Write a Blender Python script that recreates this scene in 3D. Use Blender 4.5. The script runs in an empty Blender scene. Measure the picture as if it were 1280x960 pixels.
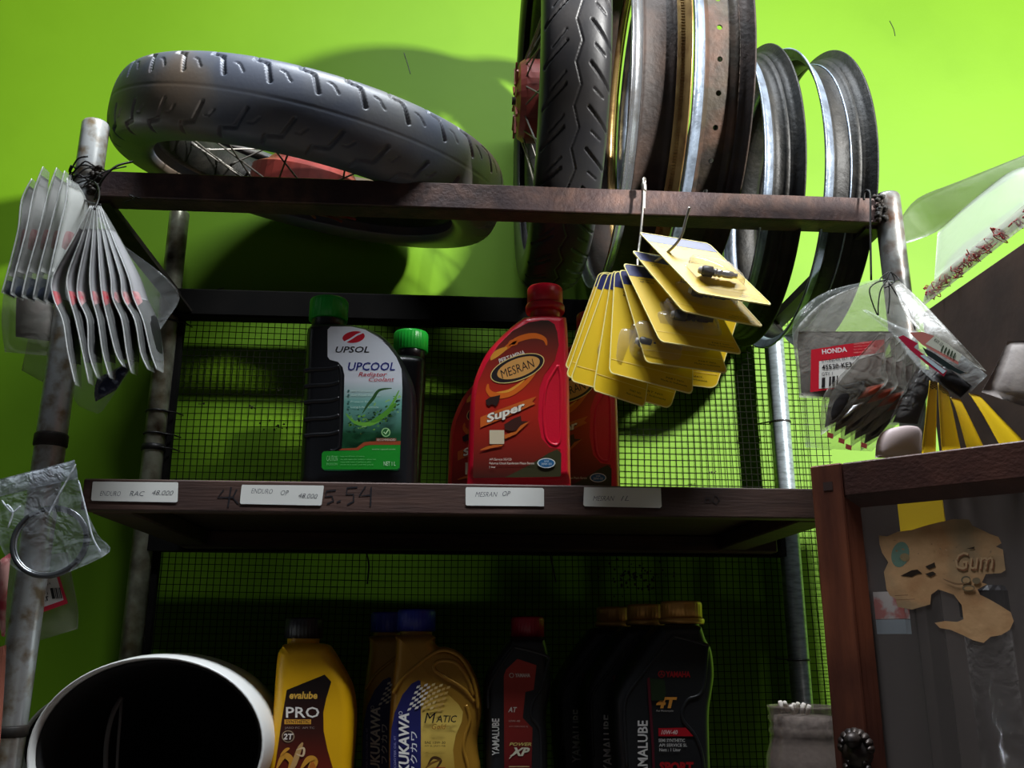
import bpy, math, random
import numpy as np
from mathutils import Vector, Matrix

random.seed(7)
RNG = np.random.default_rng(7)
SC = bpy.context.scene
COL = SC.collection
PI = math.pi

# ------------------------------------------------------------------ camera
CAM = Vector((0.0, 0.0, 1.5))
FOC = 1150.0
PITCH, YAW, ROLL = math.radians(15.82), math.radians(3.90), math.radians(0.158)
_f = Vector((math.sin(YAW) * math.cos(PITCH), math.cos(YAW) * math.cos(PITCH), math.sin(PITCH)))
_r = Vector((math.cos(YAW), -math.sin(YAW), 0))
_u = _r.cross(_f)
_R = math.cos(ROLL) * _r + math.sin(ROLL) * _u
_U = -math.sin(ROLL) * _r + math.cos(ROLL) * _u
cam = bpy.data.cameras.new('camera')
cam.sensor_width = 36.0
cam.lens = FOC / 1280 * 36.0
cam.clip_start = 0.02
cam_o = bpy.data.objects.new('camera', cam)
COL.objects.link(cam_o)
cam_o.matrix_world = Matrix(((_R.x, _U.x, -_f.x, CAM.x), (_R.y, _U.y, -_f.y, CAM.y), (_R.z, _U.z, -_f.z, CAM.z), (0, 0, 0, 1)))
SC.camera = cam_o

# ------------------------------------------------------------------ world, lights, exposure
w = bpy.data.worlds.new('world')
SC.world = w
w.use_nodes = True
w.node_tree.nodes['Background'].inputs[0].default_value = (0.8, 0.86, 0.95, 1)
w.node_tree.nodes['Background'].inputs[1].default_value = 0.03


def area(name, loc, target, size, power, color, size_y=None):
    l = bpy.data.lights.new(name, 'AREA')
    l.energy = power
    l.color = color
    l.size = size
    if size_y:
        l.shape = 'RECTANGLE'
        l.size_y = size_y
    o = bpy.data.objects.new(name, l)
    COL.objects.link(o)
    o.location = loc
    o.rotation_euler = (Vector(target) - Vector(loc)).to_track_quat('-Z', 'Y').to_euler()
    return o


area('doorway_light', (1.75, -0.60, 2.52), (0.1, 1.3, 2.2), 0.13, 205, (1.0, 0.99, 0.96))
area('skylight', (0.24, 0.56, 3.5), (0.22, -0.38, 1.8), 1.15, 96, (0.88, 0.94, 1.0), 0.22)
SC.view_settings.view_transform = 'Standard'
SC.view_settings.look = 'None'
SC.view_settings.exposure = 0.0
SC.view_settings.gamma = 1.0
SC.view_settings.use_curve_mapping = False


# ------------------------------------------------------------------ helpers
def ray(px, py):
    px, py = float(px), float(py)
    d = _f + (px - 640) / FOC * _R + (480 - py) / FOC * _U
    return d


def at(px, py, Y):
    d = ray(px, py)
    return CAM + d * (Y / d.y)


def on_plane(px, py, P0, n):
    d = ray(px, py)
    return CAM + d * ((P0 - CAM).dot(n) / d.dot(n))


def lin(c):
    return tuple(((v / 255) / 12.92 if v / 255 <= 0.04045 else ((v / 255 + 0.055) / 1.055) ** 2.4) for v in c) + (1.0,)


_mats = {}


def mat(name, c, rough=0.5, metal=0.0, c2=None, scale=30, lo=0.4, hi=0.65, bump=0.0, bscale=None, spec=0.5, stretch=None, coat=0.0, c3=None, scale3=8):
    if name in _mats:
        return _mats[name]
    m = bpy.data.materials.new(name)
    m.use_nodes = True
    nt = m.node_tree
    b = nt.nodes['Principled BSDF']
    b.inputs['Base Color'].default_value = lin(c)
    b.inputs['Roughness'].default_value = rough
    b.inputs['Metallic'].default_value = metal
    b.inputs['Specular IOR Level'].default_value = spec
    b.inputs['Coat Weight'].default_value = coat
    if c2 or bump:
        tc = nt.nodes.new('ShaderNodeTexCoord')
        mp = nt.nodes.new('ShaderNodeMapping')
        nt.links.new(tc.outputs['Object'], mp.inputs[0])
        if stretch:
            mp.inputs['Scale'].default_value = stretch
    if c2:
        nz = nt.nodes.new('ShaderNodeTexNoise')
        nz.inputs['Scale'].default_value = scale
        nz.inputs['Detail'].default_value = 6
        nt.links.new(mp.outputs[0], nz.inputs['Vector'])
        rp = nt.nodes.new('ShaderNodeValToRGB')
        rp.color_ramp.elements[0].position = lo
        rp.color_ramp.elements[1].position = hi
        rp.color_ramp.elements[0].color = lin(c)
        rp.color_ramp.elements[1].color = lin(c2)
        nt.links.new(nz.outputs['Fac'], rp.inputs[0])
        out = rp.outputs[0]
        if c3:
            n3 = nt.nodes.new('ShaderNodeTexNoise')
            n3.inputs['Scale'].default_value = scale3
            n3.inputs['Detail'].default_value = 5
            nt.links.new(tc.outputs['Object'], n3.inputs['Vector'])
            r3 = nt.nodes.new('ShaderNodeValToRGB')
            r3.color_ramp.elements[0].position = 0.45
            r3.color_ramp.elements[1].position = 0.68
            r3.color_ramp.elements[0].color = (0, 0, 0, 1)
            nt.links.new(n3.outputs['Fac'], r3.inputs[0])
            mx = nt.nodes.new('ShaderNodeMix')
            mx.data_type = 'RGBA'
            mx.inputs[7].default_value = lin(c3)
            nt.links.new(r3.outputs[0], mx.inputs[0])
            nt.links.new(out, mx.inputs[6])
            out = mx.outputs[2]
        nt.links.new(out, b.inputs['Base Color'])
    if bump:
        n2 = nt.nodes.new('ShaderNodeTexNoise')
        n2.inputs['Scale'].default_value = bscale or scale
        n2.inputs['Detail'].default_value = 5
        nt.links.new(mp.outputs[0], n2.inputs['Vector'])
        bp = nt.nodes.new('ShaderNodeBump')
        bp.inputs['Strength'].default_value = bump
        bp.inputs['Distance'].default_value = 0.002
        nt.links.new(n2.outputs['Fac'], bp.inputs['Height'])
        nt.links.new(bp.outputs[0], b.inputs['Normal'])
    _mats[name] = m
    return m


def ink(c):
    return mat('ink_%d_%d_%d' % tuple(c), c, 0.38)


def grad(name, z0, c0, z1, c1, rough=0.35, mid=None):
    """print whose ink runs from one colour to another up the label (object Z)"""
    if name in _mats:
        return _mats[name]
    m = bpy.data.materials.new(name)
    m.use_nodes = True
    nt = m.node_tree
    b = nt.nodes['Principled BSDF']
    b.inputs['Roughness'].default_value = rough
    tc = nt.nodes.new('ShaderNodeTexCoord')
    sp = nt.nodes.new('ShaderNodeSeparateXYZ')
    mr = nt.nodes.new('ShaderNodeMapRange')
    mr.inputs[1].default_value = z0
    mr.inputs[2].default_value = z1
    rp = nt.nodes.new('ShaderNodeValToRGB')
    rp.color_ramp.elements[0].color = lin(c0)
    rp.color_ramp.elements[1].color = lin(c1)
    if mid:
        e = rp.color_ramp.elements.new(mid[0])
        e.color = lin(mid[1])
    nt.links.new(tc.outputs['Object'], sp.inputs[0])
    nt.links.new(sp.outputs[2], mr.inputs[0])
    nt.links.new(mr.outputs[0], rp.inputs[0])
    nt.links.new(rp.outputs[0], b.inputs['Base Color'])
    _mats[name] = m
    return m


def film(name, c, fac, rough=0.15, bump=0.25, bscale=60, rise=0.5):
    """thin clear plastic: mostly see-through, with a milky and glossy share"""
    if name in _mats:
        return _mats[name]
    m = bpy.data.materials.new(name)
    m.use_nodes = True
    nt = m.node_tree
    b = nt.nodes['Principled BSDF']
    b.inputs['Base Color'].default_value = lin(c)
    b.inputs['Roughness'].default_value = rough
    b.inputs['Specular IOR Level'].default_value = 0.8
    tr = nt.nodes.new('ShaderNodeBsdfTransparent')
    mx = nt.nodes.new('ShaderNodeMixShader')
    tc = nt.nodes.new('ShaderNodeTexCoord')
    nz = nt.nodes.new('ShaderNodeTexNoise')
    nz.inputs['Scale'].default_value = bscale
    nz.inputs['Detail'].default_value = 3
    nz.inputs['Distortion'].default_value = 0.6
    bp = nt.nodes.new('ShaderNodeBump')
    bp.inputs['Strength'].default_value = bump
    bp.inputs['Distance'].default_value = 0.01
    lw = nt.nodes.new('ShaderNodeLayerWeight')
    lw.inputs[0].default_value = 0.3
    mr = nt.nodes.new('ShaderNodeMapRange')
    mr.inputs[3].default_value = fac
    mr.inputs[4].default_value = min(1.0, fac + rise)
    nt.links.new(tc.outputs['Object'], nz.inputs['Vector'])
    nt.links.new(nz.outputs['Fac'], bp.inputs['Height'])
    nt.links.new(bp.outputs[0], b.inputs['Normal'])
    nt.links.new(lw.outputs['Facing'], mr.inputs[0])
    nt.links.new(mr.outputs[0], mx.inputs[0])
    nt.links.new(tr.outputs[0], mx.inputs[1])
    nt.links.new(b.outputs[0], mx.inputs[2])
    nt.links.new(mx.outputs[0], nt.nodes['Material Output'].inputs[0])
    _mats[name] = m
    return m


def origin(o):
    p = Vector((0, 0, 0))
    while o:
        p = p + o.location
        o = o.parent
    return p


def thing(name, label, cat, loc, group=None):
    o = bpy.data.objects.new(name, None)
    o.empty_display_size = 0.02
    COL.objects.link(o)
    o.location = loc
    o['label'] = label
    o['category'] = cat
    if group:
        o['group'] = group
    return o


def obj(name, V, F, m, parent=None, smooth=False, idx=None, label=None, kind=None):
    """link one mesh given in world coordinates under its parent"""
    org = origin(parent) if parent else Vector((0, 0, 0))
    me = bpy.data.meshes.new(name)
    me.from_pydata([(v[0] - org.x, v[1] - org.y, v[2] - org.z) for v in V], [], F)
    for mm in (m if isinstance(m, (list, tuple)) else [m]):
        me.materials.append(mm)
    if idx is not None:
        me.polygons.foreach_set('material_index', idx)
    if smooth:
        me.polygons.foreach_set('use_smooth', [True] * len(me.polygons))
    me.update()
    o = bpy.data.objects.new(name, me)
    COL.objects.link(o)
    if parent:
        o.parent = parent
    if label:
        o['label'] = label
    if kind:
        o['kind'] = kind
    return o


def tag(o, label, cat, group=None):
    o['label'] = label
    o['category'] = cat
    if group:
        o['group'] = group
    return o


def copy_tree(o, parent=None):
    c = o.copy()
    COL.objects.link(c)
    if parent:
        c.parent = parent
    for ch in list(o.children):
        copy_tree(ch, c)
    return c


class MB:
    def __init__(s):
        s.V, s.F, s.I = [], [], []

    def add(s, V, F, i=0):
        n = len(s.V)
        s.V += [tuple(v) for v in V]
        s.F += [tuple(a + n for a in f) for f in F]
        s.I += [i] * len(F)
        return s

    def box(s, x0, x1, y0, y1, z0, z1, i=0, bev=0.0):
        if bev:
            return s.add(*bevbox(x0, x1, y0, y1, z0, z1, bev), i)
        V = [(x, y, z) for x in (x0, x1) for y in (y0, y1) for z in (z0, z1)]
        F = [(0, 1, 3, 2), (4, 6, 7, 5), (0, 4, 5, 1), (2, 3, 7, 6), (0, 2, 6, 4), (1, 5, 7, 3)]
        return s.add(V, F, i)

    def obox(s, o, ax, ay, az, i=0):
        """box from corner o along three edge vectors"""
        V = [o + a * ax + b * ay + c * az for a in (0, 1) for b in (0, 1) for c in (0, 1)]
        F = [(0, 1, 3, 2), (4, 6, 7, 5), (0, 4, 5, 1), (2, 3, 7, 6), (0, 2, 6, 4), (1, 5, 7, 3)]
        return s.add(V, F, i)

    def tube(s, pts, r, n=8, i=0, cap=True):
        P = [Vector(p) for p in pts]
        rr = r if isinstance(r, (list, tuple)) else [r] * len(P)
        V, F = [], []
        up = None
        for k, p in enumerate(P):
            t = (P[min(k + 1, len(P) - 1)] - P[max(k - 1, 0)]).normalized()
            if up is None:
                up = t.orthogonal().normalized()
            up = (up - t * up.dot(t)).normalized()
            b = t.cross(up)
            for j in range(n):
                a = 2 * PI * j / n
                V.append(p + rr[k] * (math.cos(a) * up + math.sin(a) * b))
        for k in range(len(P) - 1):
            for j in range(n):
                F.append((k * n + j, k * n + (j + 1) % n, (k + 1) * n + (j + 1) % n, (k + 1) * n + j))
        if cap:
            F.append(tuple(range(n))[::-1])
            F.append(tuple(range((len(P) - 1) * n, len(P) * n)))
        return s.add(V, F, i)

    def lathe(s, prof, c, n=40, ax=Vector((0, 0, 1)), i=0, closed=False, rib=None):
        """prof: list of (radius, height along ax)"""
        ax = ax.normalized()
        u = Vector((1, 0, 0)) if abs(ax.x) < 0.9 else Vector((0, 1, 0))
        u = (u - ax * u.dot(ax)).normalized()
        v = ax.cross(u)
        c = Vector(c)
        V, F = [], []
        for q, (r, h) in enumerate(prof):
            for j in range(n):
                a = 2 * PI * j / n
                rr = r
                if rib and rib[0] <= q <= rib[1] and j % rib[3] == 0:
                    rr = r - rib[2]
                V.append(c + rr * (math.cos(a) * u + math.sin(a) * v) + h * ax)
        m = len(prof)
        for q in range(m if closed else m - 1):
            for j in range(n):
                F.append((q * n + j, q * n + (j + 1) % n, ((q + 1) % m) * n + (j + 1) % n, ((q + 1) % m) * n + j))
        if not closed:
            if prof[0][0] > 1e-5:
                F.append(tuple(range(n))[::-1])
            if prof[-1][0] > 1e-5:
                F.append(tuple(range((m - 1) * n, m * n)))
        return s.add(V, F, i)

    def build(s, name, m, parent=None, smooth=False, label=None, kind=None):
        return obj(name, s.V, s.F, m, parent, smooth, s.I if isinstance(m, (list, tuple)) else None, label, kind)


def bevbox(x0, x1, y0, y1, z0, z1, b):
    """box with all edges chamfered"""
    V, F, idx = [], [], {}
    X, Y, Z = (x0, x1), (y0, y1), (z0, z1)
    for a in (0, 1):
        for c in (0, 1):
            for d in (0, 1):
                sx, sy, sz = (1 - 2 * a) * b, (1 - 2 * c) * b, (1 - 2 * d) * b
                for k, p in enumerate(((X[a], Y[c] + sy, Z[d] + sz), (X[a] + sx, Y[c], Z[d] + sz), (X[a] + sx, Y[c] + sy, Z[d]))):
                    idx[(a, c, d, k)] = len(V)
                    V.append(p)
    for a in (0, 1):
        F.append(tuple(idx[(a, c, d, 0)] for c, d in ((0, 0), (0, 1), (1, 1), (1, 0))))
        F.append(tuple(idx[(c, a, d, 1)] for c, d in ((0, 0), (0, 1), (1, 1), (1, 0))))
        F.append(tuple(idx[(c, d, a, 2)] for c, d in ((0, 0), (0, 1), (1, 1), (1, 0))))
        for c in (0, 1):
            F.append((idx[(a, c, 0, 0)], idx[(a, c, 1, 0)], idx[(a, c, 1, 1)], idx[(a, c, 0, 1)]))
            F.append((idx[(a, 0, c, 0)], idx[(a, 1, c, 0)], idx[(a, 1, c, 2)], idx[(a, 0, c, 2)]))
            F.append((idx[(0, a, c, 1)], idx[(1, a, c, 1)], idx[(1, a, c, 2)], idx[(0, a, c, 2)]))
            for d in (0, 1):
                F.append(tuple(idx[(a, c, d, k)] for k in range(3)))
    return V, F


def smooth_path(P, n, closed=False):
    """Catmull-Rom resample of 2-D or 3-D points"""
    P = [np.array(p, float) for p in P]
    out = []
    N = len(P)
    segs = N if closed else N - 1
    for i in range(segs):
        p0 = P[(i - 1) % N] if closed or i > 0 else P[i]
        p1, p2 = P[i], P[(i + 1) % N]
        p3 = P[(i + 2) % N] if closed or i + 2 < N else p2
        for k in range(n):
            t = k / n
            out.append(0.5 * ((2 * p1) + (-p0 + p2) * t + (2 * p0 - 5 * p1 + 4 * p2 - p3) * t * t + (-p0 + 3 * p1 - 3 * p2 + p3) * t ** 3))
    if not closed:
        out.append(P[-1])
    return [Vector(q) for q in out] if len(P[0]) == 3 else out


# ------------------------------------------------------------------ printed matter
_fc = bpy.data.curves.new('lettering', 'FONT')
_fo = bpy.data.objects.new('lettering', _fc)
_tc = {}


def text2d(body, shear=0.0, bold=0.0):
    k = (body, shear, bold)
    if k not in _tc:
        _fc.body = body
        _fc.shear = shear
        _fc.offset = bold
        _fc.resolution_u = 2
        m = _fo.to_mesh()
        V = np.array([v.co[:2] for v in m.vertices])
        F = [tuple(p.vertices) for p in m.polygons]
        _fo.to_mesh_clear()
        lo, hi = V.min(0), V.max(0)
        _tc[k] = ((V - lo) / (hi - lo), F)
    return _tc[k]


class Print:
    """flat print on a plane, laid out in the photograph's pixel grid as it falls on that plane"""

    def __init__(s, P0, n, flip=None):
        s.P0, s.n = Vector(P0), Vector(n).normalized()
        s.V, s.F, s.I, s.M = [], [], [], []
        s.k = 1

    def _put(s, pts, F, m):
        if m not in s.M:
            s.M.append(m)
        n = len(s.V)
        for p in pts:
            q = on_plane(p[0], p[1], s.P0, s.n) + s.n * (0.00006 * s.k + 0.0003)
            s.V.append(tuple(q))
        for f in F:
            s.F.append(tuple(a + n for a in f))
            s.I.append(s.M.index(m))
        s.k += 1
        return s

    def poly(s, pts, c):
        return s._put(pts, [tuple(range(len(pts)))], c if not isinstance(c, tuple) else ink(c))

    def rect(s, x0, y0, x1, y1, c, rot=0.0):
        cx, cy = (x0 + x1) / 2, (y0 + y1) / 2
        a = math.radians(rot)
        P = [(x0, y0), (x1, y0), (x1, y1), (x0, y1)]
        return s.poly([(cx + (x - cx) * math.cos(a) - (y - cy) * math.sin(a), cy + (x - cx) * math.sin(a) + (y - cy) * math.cos(a)) for x, y in P], c)

    def ell(s, cx, cy, rx, ry, c, rot=0.0, a0=0, a1=360, n=36):
        a = math.radians(rot)
        P = []
        for k in range(n + (0 if a1 - a0 == 360 else 1)):
            t = math.radians(a0 + (a1 - a0) * k / n)
            x, y = rx * math.cos(t), ry * math.sin(t)
            P.append((cx + x * math.cos(a) - y * math.sin(a), cy + x * math.sin(a) + y * math.cos(a)))
        return s.poly(P, c)

    def arc(s, pts, w, c, n=8):
        """tapering brush stroke through points"""
        Q = smooth_path(pts, n)
        m = len(Q)
        A, B = [], []
        for k, q in enumerate(Q):
            t = Q[min(k + 1, m - 1)] - Q[max(k - 1, 0)]
            t = t / (np.linalg.norm(t) + 1e-9)
            h = w * (0.15 + 0.85 * math.sin(PI * min(1, (k + 0.3) / m)))
            A.append((q[0] - t[1] * h, q[1] + t[0] * h))
            B.append((q[0] + t[1] * h, q[1] - t[0] * h))
        F = [(k, k + 1, 2 * m - 2 - k, 2 * m - 1 - k) for k in range(m - 1)]
        return s._put(A + B[::-1], F, ink(c))

    def line(s, pts, w, c):
        m = len(pts)
        A, B = [], []
        for k, q in enumerate(pts):
            a, b = pts[max(k - 1, 0)], pts[min(k + 1, m - 1)]
            d = math.hypot(b[0] - a[0], b[1] - a[1]) + 1e-9
            tx, ty = (b[0] - a[0]) / d, (b[1] - a[1]) / d
            A.append((q[0] - ty * w / 2, q[1] + tx * w / 2))
            B.append((q[0] + ty * w / 2, q[1] - tx * w / 2))
        F = [(k, k + 1, 2 * m - 2 - k, 2 * m - 1 - k) for k in range(m - 1)]
        return s._put(A + B[::-1], F, ink(c))

    def text(s, body, x0, y0, x1, y1, c, rot=0.0, shear=0.0, bold=0.0):
        """text whose bounding box is x0..x1 by y0..y1 before turning by rot degrees (clockwise in the picture) about its centre"""
        V, F = text2d(body, shear, bold)
        cx, cy = (x0 + x1) / 2, (y0 + y1) / 2
        a = math.radians(rot)
        pts = []
        for u, v in V:
            x, y = (u - 0.5) * (x1 - x0), (0.5 - v) * (y1 - y0)
            pts.append((cx + x * math.cos(a) - y * math.sin(a), cy + x * math.sin(a) + y * math.cos(a)))
        return s._put(pts, F, c if not isinstance(c, tuple) else ink(c))

    def build(s, name, parent, label=None):
        return obj(name, s.V, s.F, s.M, parent, False, s.I, label)


# ------------------------------------------------------------------ materials
WALL = mat('lime_paint', (90, 130, 10), 0.6, 0, (95, 135, 14), 6, 0.3, 0.7, bump=0.12, bscale=45, spec=0.25, c3=(85, 124, 8), scale3=3)
FLOOR = mat('grey_cement', (110, 106, 100), 0.8, 0, (90, 86, 80), 8, bump=0.3)
PIPE = mat('galvanised_pipe', (200, 205, 206), 0.28, 0.4, (164, 160, 146), 22, 0.5, 0.8, bump=0.1, bscale=90, c3=(140, 124, 100), scale3=60)
PIPE_DIRTY = mat('weathered_pipe', (166, 166, 146), 0.36, 0.5, (110, 98, 74), 30, 0.45, 0.68, bump=0.2, bscale=90, c3=(52, 38, 22), scale3=20)
IRON = mat('rusty_angle_iron', (68, 52, 49), 0.55, 0.3, (98, 72, 62), 55, 0.4, 0.68, bump=0.35, bscale=220, c3=(58, 42, 44), scale3=14)
DARKIRON = mat('dark_iron', (34, 30, 26), 0.6, 0.3, (52, 42, 34), 40, bump=0.3)
WOOD = mat('brown_shelf_wood', (84, 58, 48), 0.6, 0, (62, 40, 34), 14, 0.35, 0.7, bump=0.2, bscale=60, stretch=(0.6, 6, 6), c3=(48, 32, 28), scale3=6)
WOOD_UNDER = mat('dark_raw_wood', (74, 48, 34), 0.75, 0, (44, 28, 22), 14, 0.35, 0.7, bump=0.3, bscale=50, stretch=(0.6, 6, 6))
BLACKWOOD = mat('black_timber', (13, 11, 9), 0.9, 0, (8, 7, 6), 20, bump=0.3, spec=0.15)
WIREM = mat('wire_mesh_steel', (16, 17, 11), 0.9, 0.0, spec=0.1)
BLACKWIRE = mat('black_wire', (24, 22, 20), 0.5, 0.2)
STEELWIRE = mat('steel_wire', (190, 186, 178), 0.35, 0.8)
RUBBER = mat('worn_rubber', (84, 90, 104), 0.45, 0, (112, 112, 110), 9, 0.42, 0.66, bump=0.07, bscale=220, spec=0.6, c3=(124, 102, 78), scale3=5)
RUBBER2 = mat('black_rubber', (38, 38, 41), 0.42, 0, (54, 52, 52), 14, 0.42, 0.7, bump=0.06, bscale=220, spec=0.35)
SPOKE = mat('dull_spoke_steel', (120, 116, 110), 0.45, 0.5)
CHROME = mat('tarnished_chrome', (200, 204, 210), 0.24, 0.92, (128, 116, 96), 40, 0.55, 0.8, bump=0.15, bscale=120)
GILT = mat('yellowed_chrome', (168, 140, 90), 0.36, 0.8, (110, 76, 48), 30, 0.5, 0.75, bump=0.2, bscale=120)
RIMRUST = mat('rusted_rim_well', (36, 25, 20), 0.65, 0.2, (30, 21, 17), 26, 0.4, 0.65, bump=0.5, bscale=120, c3=(52, 37, 29), scale3=30)
RIMOLIVE = mat('grimy_olive_rim', (56, 47, 33), 0.62, 0.2, (34, 27, 21), 24, 0.4, 0.65, bump=0.5, bscale=110, c3=(82, 58, 44), scale3=22)
RIMBLUE = mat('oxidised_alloy', (150, 164, 182), 0.45, 0.7, (104, 112, 124), 40, 0.42, 0.68, bump=0.45, bscale=160)
RIMDARK = mat('black_crusted_rim', (20, 19, 17), 0.55, 0.1, (14, 15, 13), 22, 0.4, 0.6, bump=0.5, bscale=130, spec=0.35, c3=(34, 32, 28), scale3=34)
HUBRED = mat('faded_red_hub', (138, 52, 44), 0.5, 0.1, (96, 40, 34), 20, bump=0.3)
BLACKHUB = mat('greasy_black_hub', (30, 28, 26), 0.5, 0.3, (44, 36, 30), 30, bump=0.3)
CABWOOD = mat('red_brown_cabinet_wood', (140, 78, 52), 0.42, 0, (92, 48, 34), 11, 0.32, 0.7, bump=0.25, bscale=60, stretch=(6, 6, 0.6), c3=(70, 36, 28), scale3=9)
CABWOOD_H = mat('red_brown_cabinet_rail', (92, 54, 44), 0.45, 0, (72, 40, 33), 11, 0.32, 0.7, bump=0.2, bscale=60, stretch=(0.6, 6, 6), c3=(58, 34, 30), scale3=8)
CABDARK = mat('cabinet_inside_wood', (70, 58, 52), 0.7, 0, (56, 44, 40), 9, bump=0.2)
PAPER = mat('white_label_paper', (228, 228, 222), 0.7)
FILM = film('clear_film', (225, 230, 228), 0.10, 0.12, 0.5, 55)
FILM2 = film('milky_film', (210, 213, 208), 0.30, 0.25, 0.3, 40, 0.12)
FILM3 = film('dusty_film', (188, 184, 172), 0.26, 0.3, 0.3, 45)

Y_F, Y_B, Y_W = 1.05, 1.46, 1.52
Z_SH = at(500, 603.5, 1.05).z         # top of the upper shelf
Z_LOW = 1.5 - 0.205                   # top of the lower shelf

# ------------------------------------------------------------------ setting
wl = MB()
wl.box(-2.6, 3.0, Y_W, Y_W + 0.12, 0, 3.4)
o = wl.build('wall_back', WALL)
o['kind'] = 'structure'
fl = MB()
fl.box(-2.6, 3.0, -2.4, Y_W, -0.1, 0)
o = fl.build('floor', FLOOR)
o['kind'] = 'structure'

# ------------------------------------------------------------------ rack
XFL, XFR, XBL, XBR = -0.455, 0.560, -0.467, 0.548
rack = thing('pipe_rack', 'welded rack of galvanised pipe posts and rusty angle iron against the green wall', 'rack', (0.05, 1.25, 0))


def pipe(x, y, ztop, m, r=0.0162):
    b = MB()
    b.lathe([(r, 0.0), (r, ztop - 0.02), (r, ztop - 0.003), (r - 0.0015, ztop), (r - 0.0035, ztop - 0.001), (r - 0.004, ztop - 0.05)], (x, y, 0), 28)
    return b.build('post', m, rack, True)


p_fl = pipe(XFL, Y_F + 0.012, at(115, 148, Y_F).z, PIPE, 0.0165)
p_fr = pipe(XFR + 0.004, Y_F + 0.008, at(1107, 241, Y_F).z, mat('rust_speckled_pipe', (136, 140, 140), 0.36, 0.5, (104, 98, 88), 30, 0.45, 0.72, bump=0.15, bscale=90, c3=(84, 58, 42), scale3=44), 0.0165)
p_bl = pipe(XBL, Y_B, at(228, 266, Y_B).z, PIPE_DIRTY)
p_br = pipe(XBR, Y_B, at(961, 410, Y_B).z, mat('bluish_pipe', (160, 172, 180), 0.3, 0.6, (128, 138, 142), 60, bump=0.15, bscale=120, stretch=(1, 1, 4)))
zb0, zb1 = at(500, 258.5, Y_F).z, at(500, 227.5, Y_F).z
b = MB()
b.box(XFL + 0.014, XFR - 0.012, Y_F - 0.002, Y_F + 0.003, zb0, zb1, bev=0.001)
b.box(XFL + 0.014, XFR - 0.012, Y_F + 0.003, Y_F + 0.032, zb0, zb0 + 0.004)
b.build('front_rail', IRON, rack, label='rusty angle iron front rail')
b = MB()
b.box(XBL + 0.01, XBR - 0.01, Y_B - 0.016, Y_B + 0.016, at(590, 407, Y_B).z, at(590, 374, Y_B).z, bev=0.003)
b.build('back_rail', BLACKWOOD, rack)
for x in (XFL + 0.006, XFR - 0.004):
    b = MB()
    b.box(x - 0.003, x + 0.003, Y_F + 0.01, Y_B, zb0 - 0.004, zb1 - 0.004)
    b.box(x - 0.003, x + 0.024 if x < 0 else x - 0.024, Y_F + 0.01, Y_B, zb0 - 0.004, zb0)
    b.build('side_rail', DARKIRON, rack)
for x in (XFL + 0.016, XFR - 0.012):
    b = MB()
    for k in range(26):
        a = Vector((x + random.uniform(-.006, .006), Y_F - 0.002 + random.uniform(-.006, .003), random.uniform(zb0 + .002, zb1 + .003)))
        b.lathe([(0.0, -0.004), (0.0034, -0.002), (0.004, 0.001), (0.0, 0.004)], a, 7)
    b.build('weld_bead', DARKIRON, rack, True)
# wire mesh panel tied behind the back posts
b = MB()
S = 0.0105
zm0, zm1 = 1.5 - 0.26, at(590, 380, Y_B).z
xm0, xm1 = XBL + 0.012, 0.64
YM = Y_B + 0.021
nx, nz = int((xm1 - xm0) / S), int((zm1 - zm0) / S)


def wob(x, z):
    return 0.004 * math.sin(5 * x + 3 * z) + 0.003 * math.sin(11 * z - 4 * x)


for i in range(nx + 1):
    x = xm0 + i * S
    b.tube([(x + 0.0016 * math.sin(9 * z + i * .2) + random.uniform(-.0004, .0004), YM + wob(x, z), z) for z in np.linspace(zm0, zm1, 12)], 0.00072, 4, cap=False)
for i in range(nz + 1):
    z = zm0 + i * S
    b.tube([(x, YM + wob(x, z) - 0.0012, z + 0.0018 * math.sin(7 * x + i * .15) + random.uniform(-.0004, .0004)) for x in np.linspace(xm0, xm1, 14)], 0.00072, 4, cap=False)
b.build('wire_mesh', WIREM, rack, kind='stuff')
b = MB()
rg_ = random.Random(5)
for cx_, cy_, n_, sd in ((792, 722, 90, 20), (345, 532, 14, 7), (316, 508, 6, 4), (350, 486, 5, 3), (250, 505, 4, 3), (890, 590, 5, 3)):
    for k in range(n_):
        q = at(cx_ + rg_.gauss(0, sd), cy_ + rg_.gauss(0, sd * .45), YM - .001)
        r_ = rg_.uniform(.0008, .0026)
        b.lathe([(0, -r_ * .6), (r_, -.2 * r_), (r_ * .8, r_ * .3), (0, r_ * .6)], q, 6, Vector((rg_.uniform(-.5, .5), -1, rg_.uniform(-.5, .5))))
b.build('grime', mat('brown_grime', (34, 24, 16), 0.9), rack, kind='stuff')
b = MB()
b.box(xm0 - 0.004, xm0 + 0.012, Y_B + 0.004, Y_B + 0.018, zm0, zm1)
b.build('post_shadow_strip', BLACKWOOD, rack)  # dark strip standing in for the shadow right of the left back post
b = MB()
b.box(XBL + 0.01, XBR + 0.01, Y_B - 0.012, Y_B + 0.012, at(590, 692, Y_B).z - 0.001, at(590, 692, Y_B).z + 0.03)
b.build('shelf_bearer', BLACKWOOD, rack)
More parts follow.
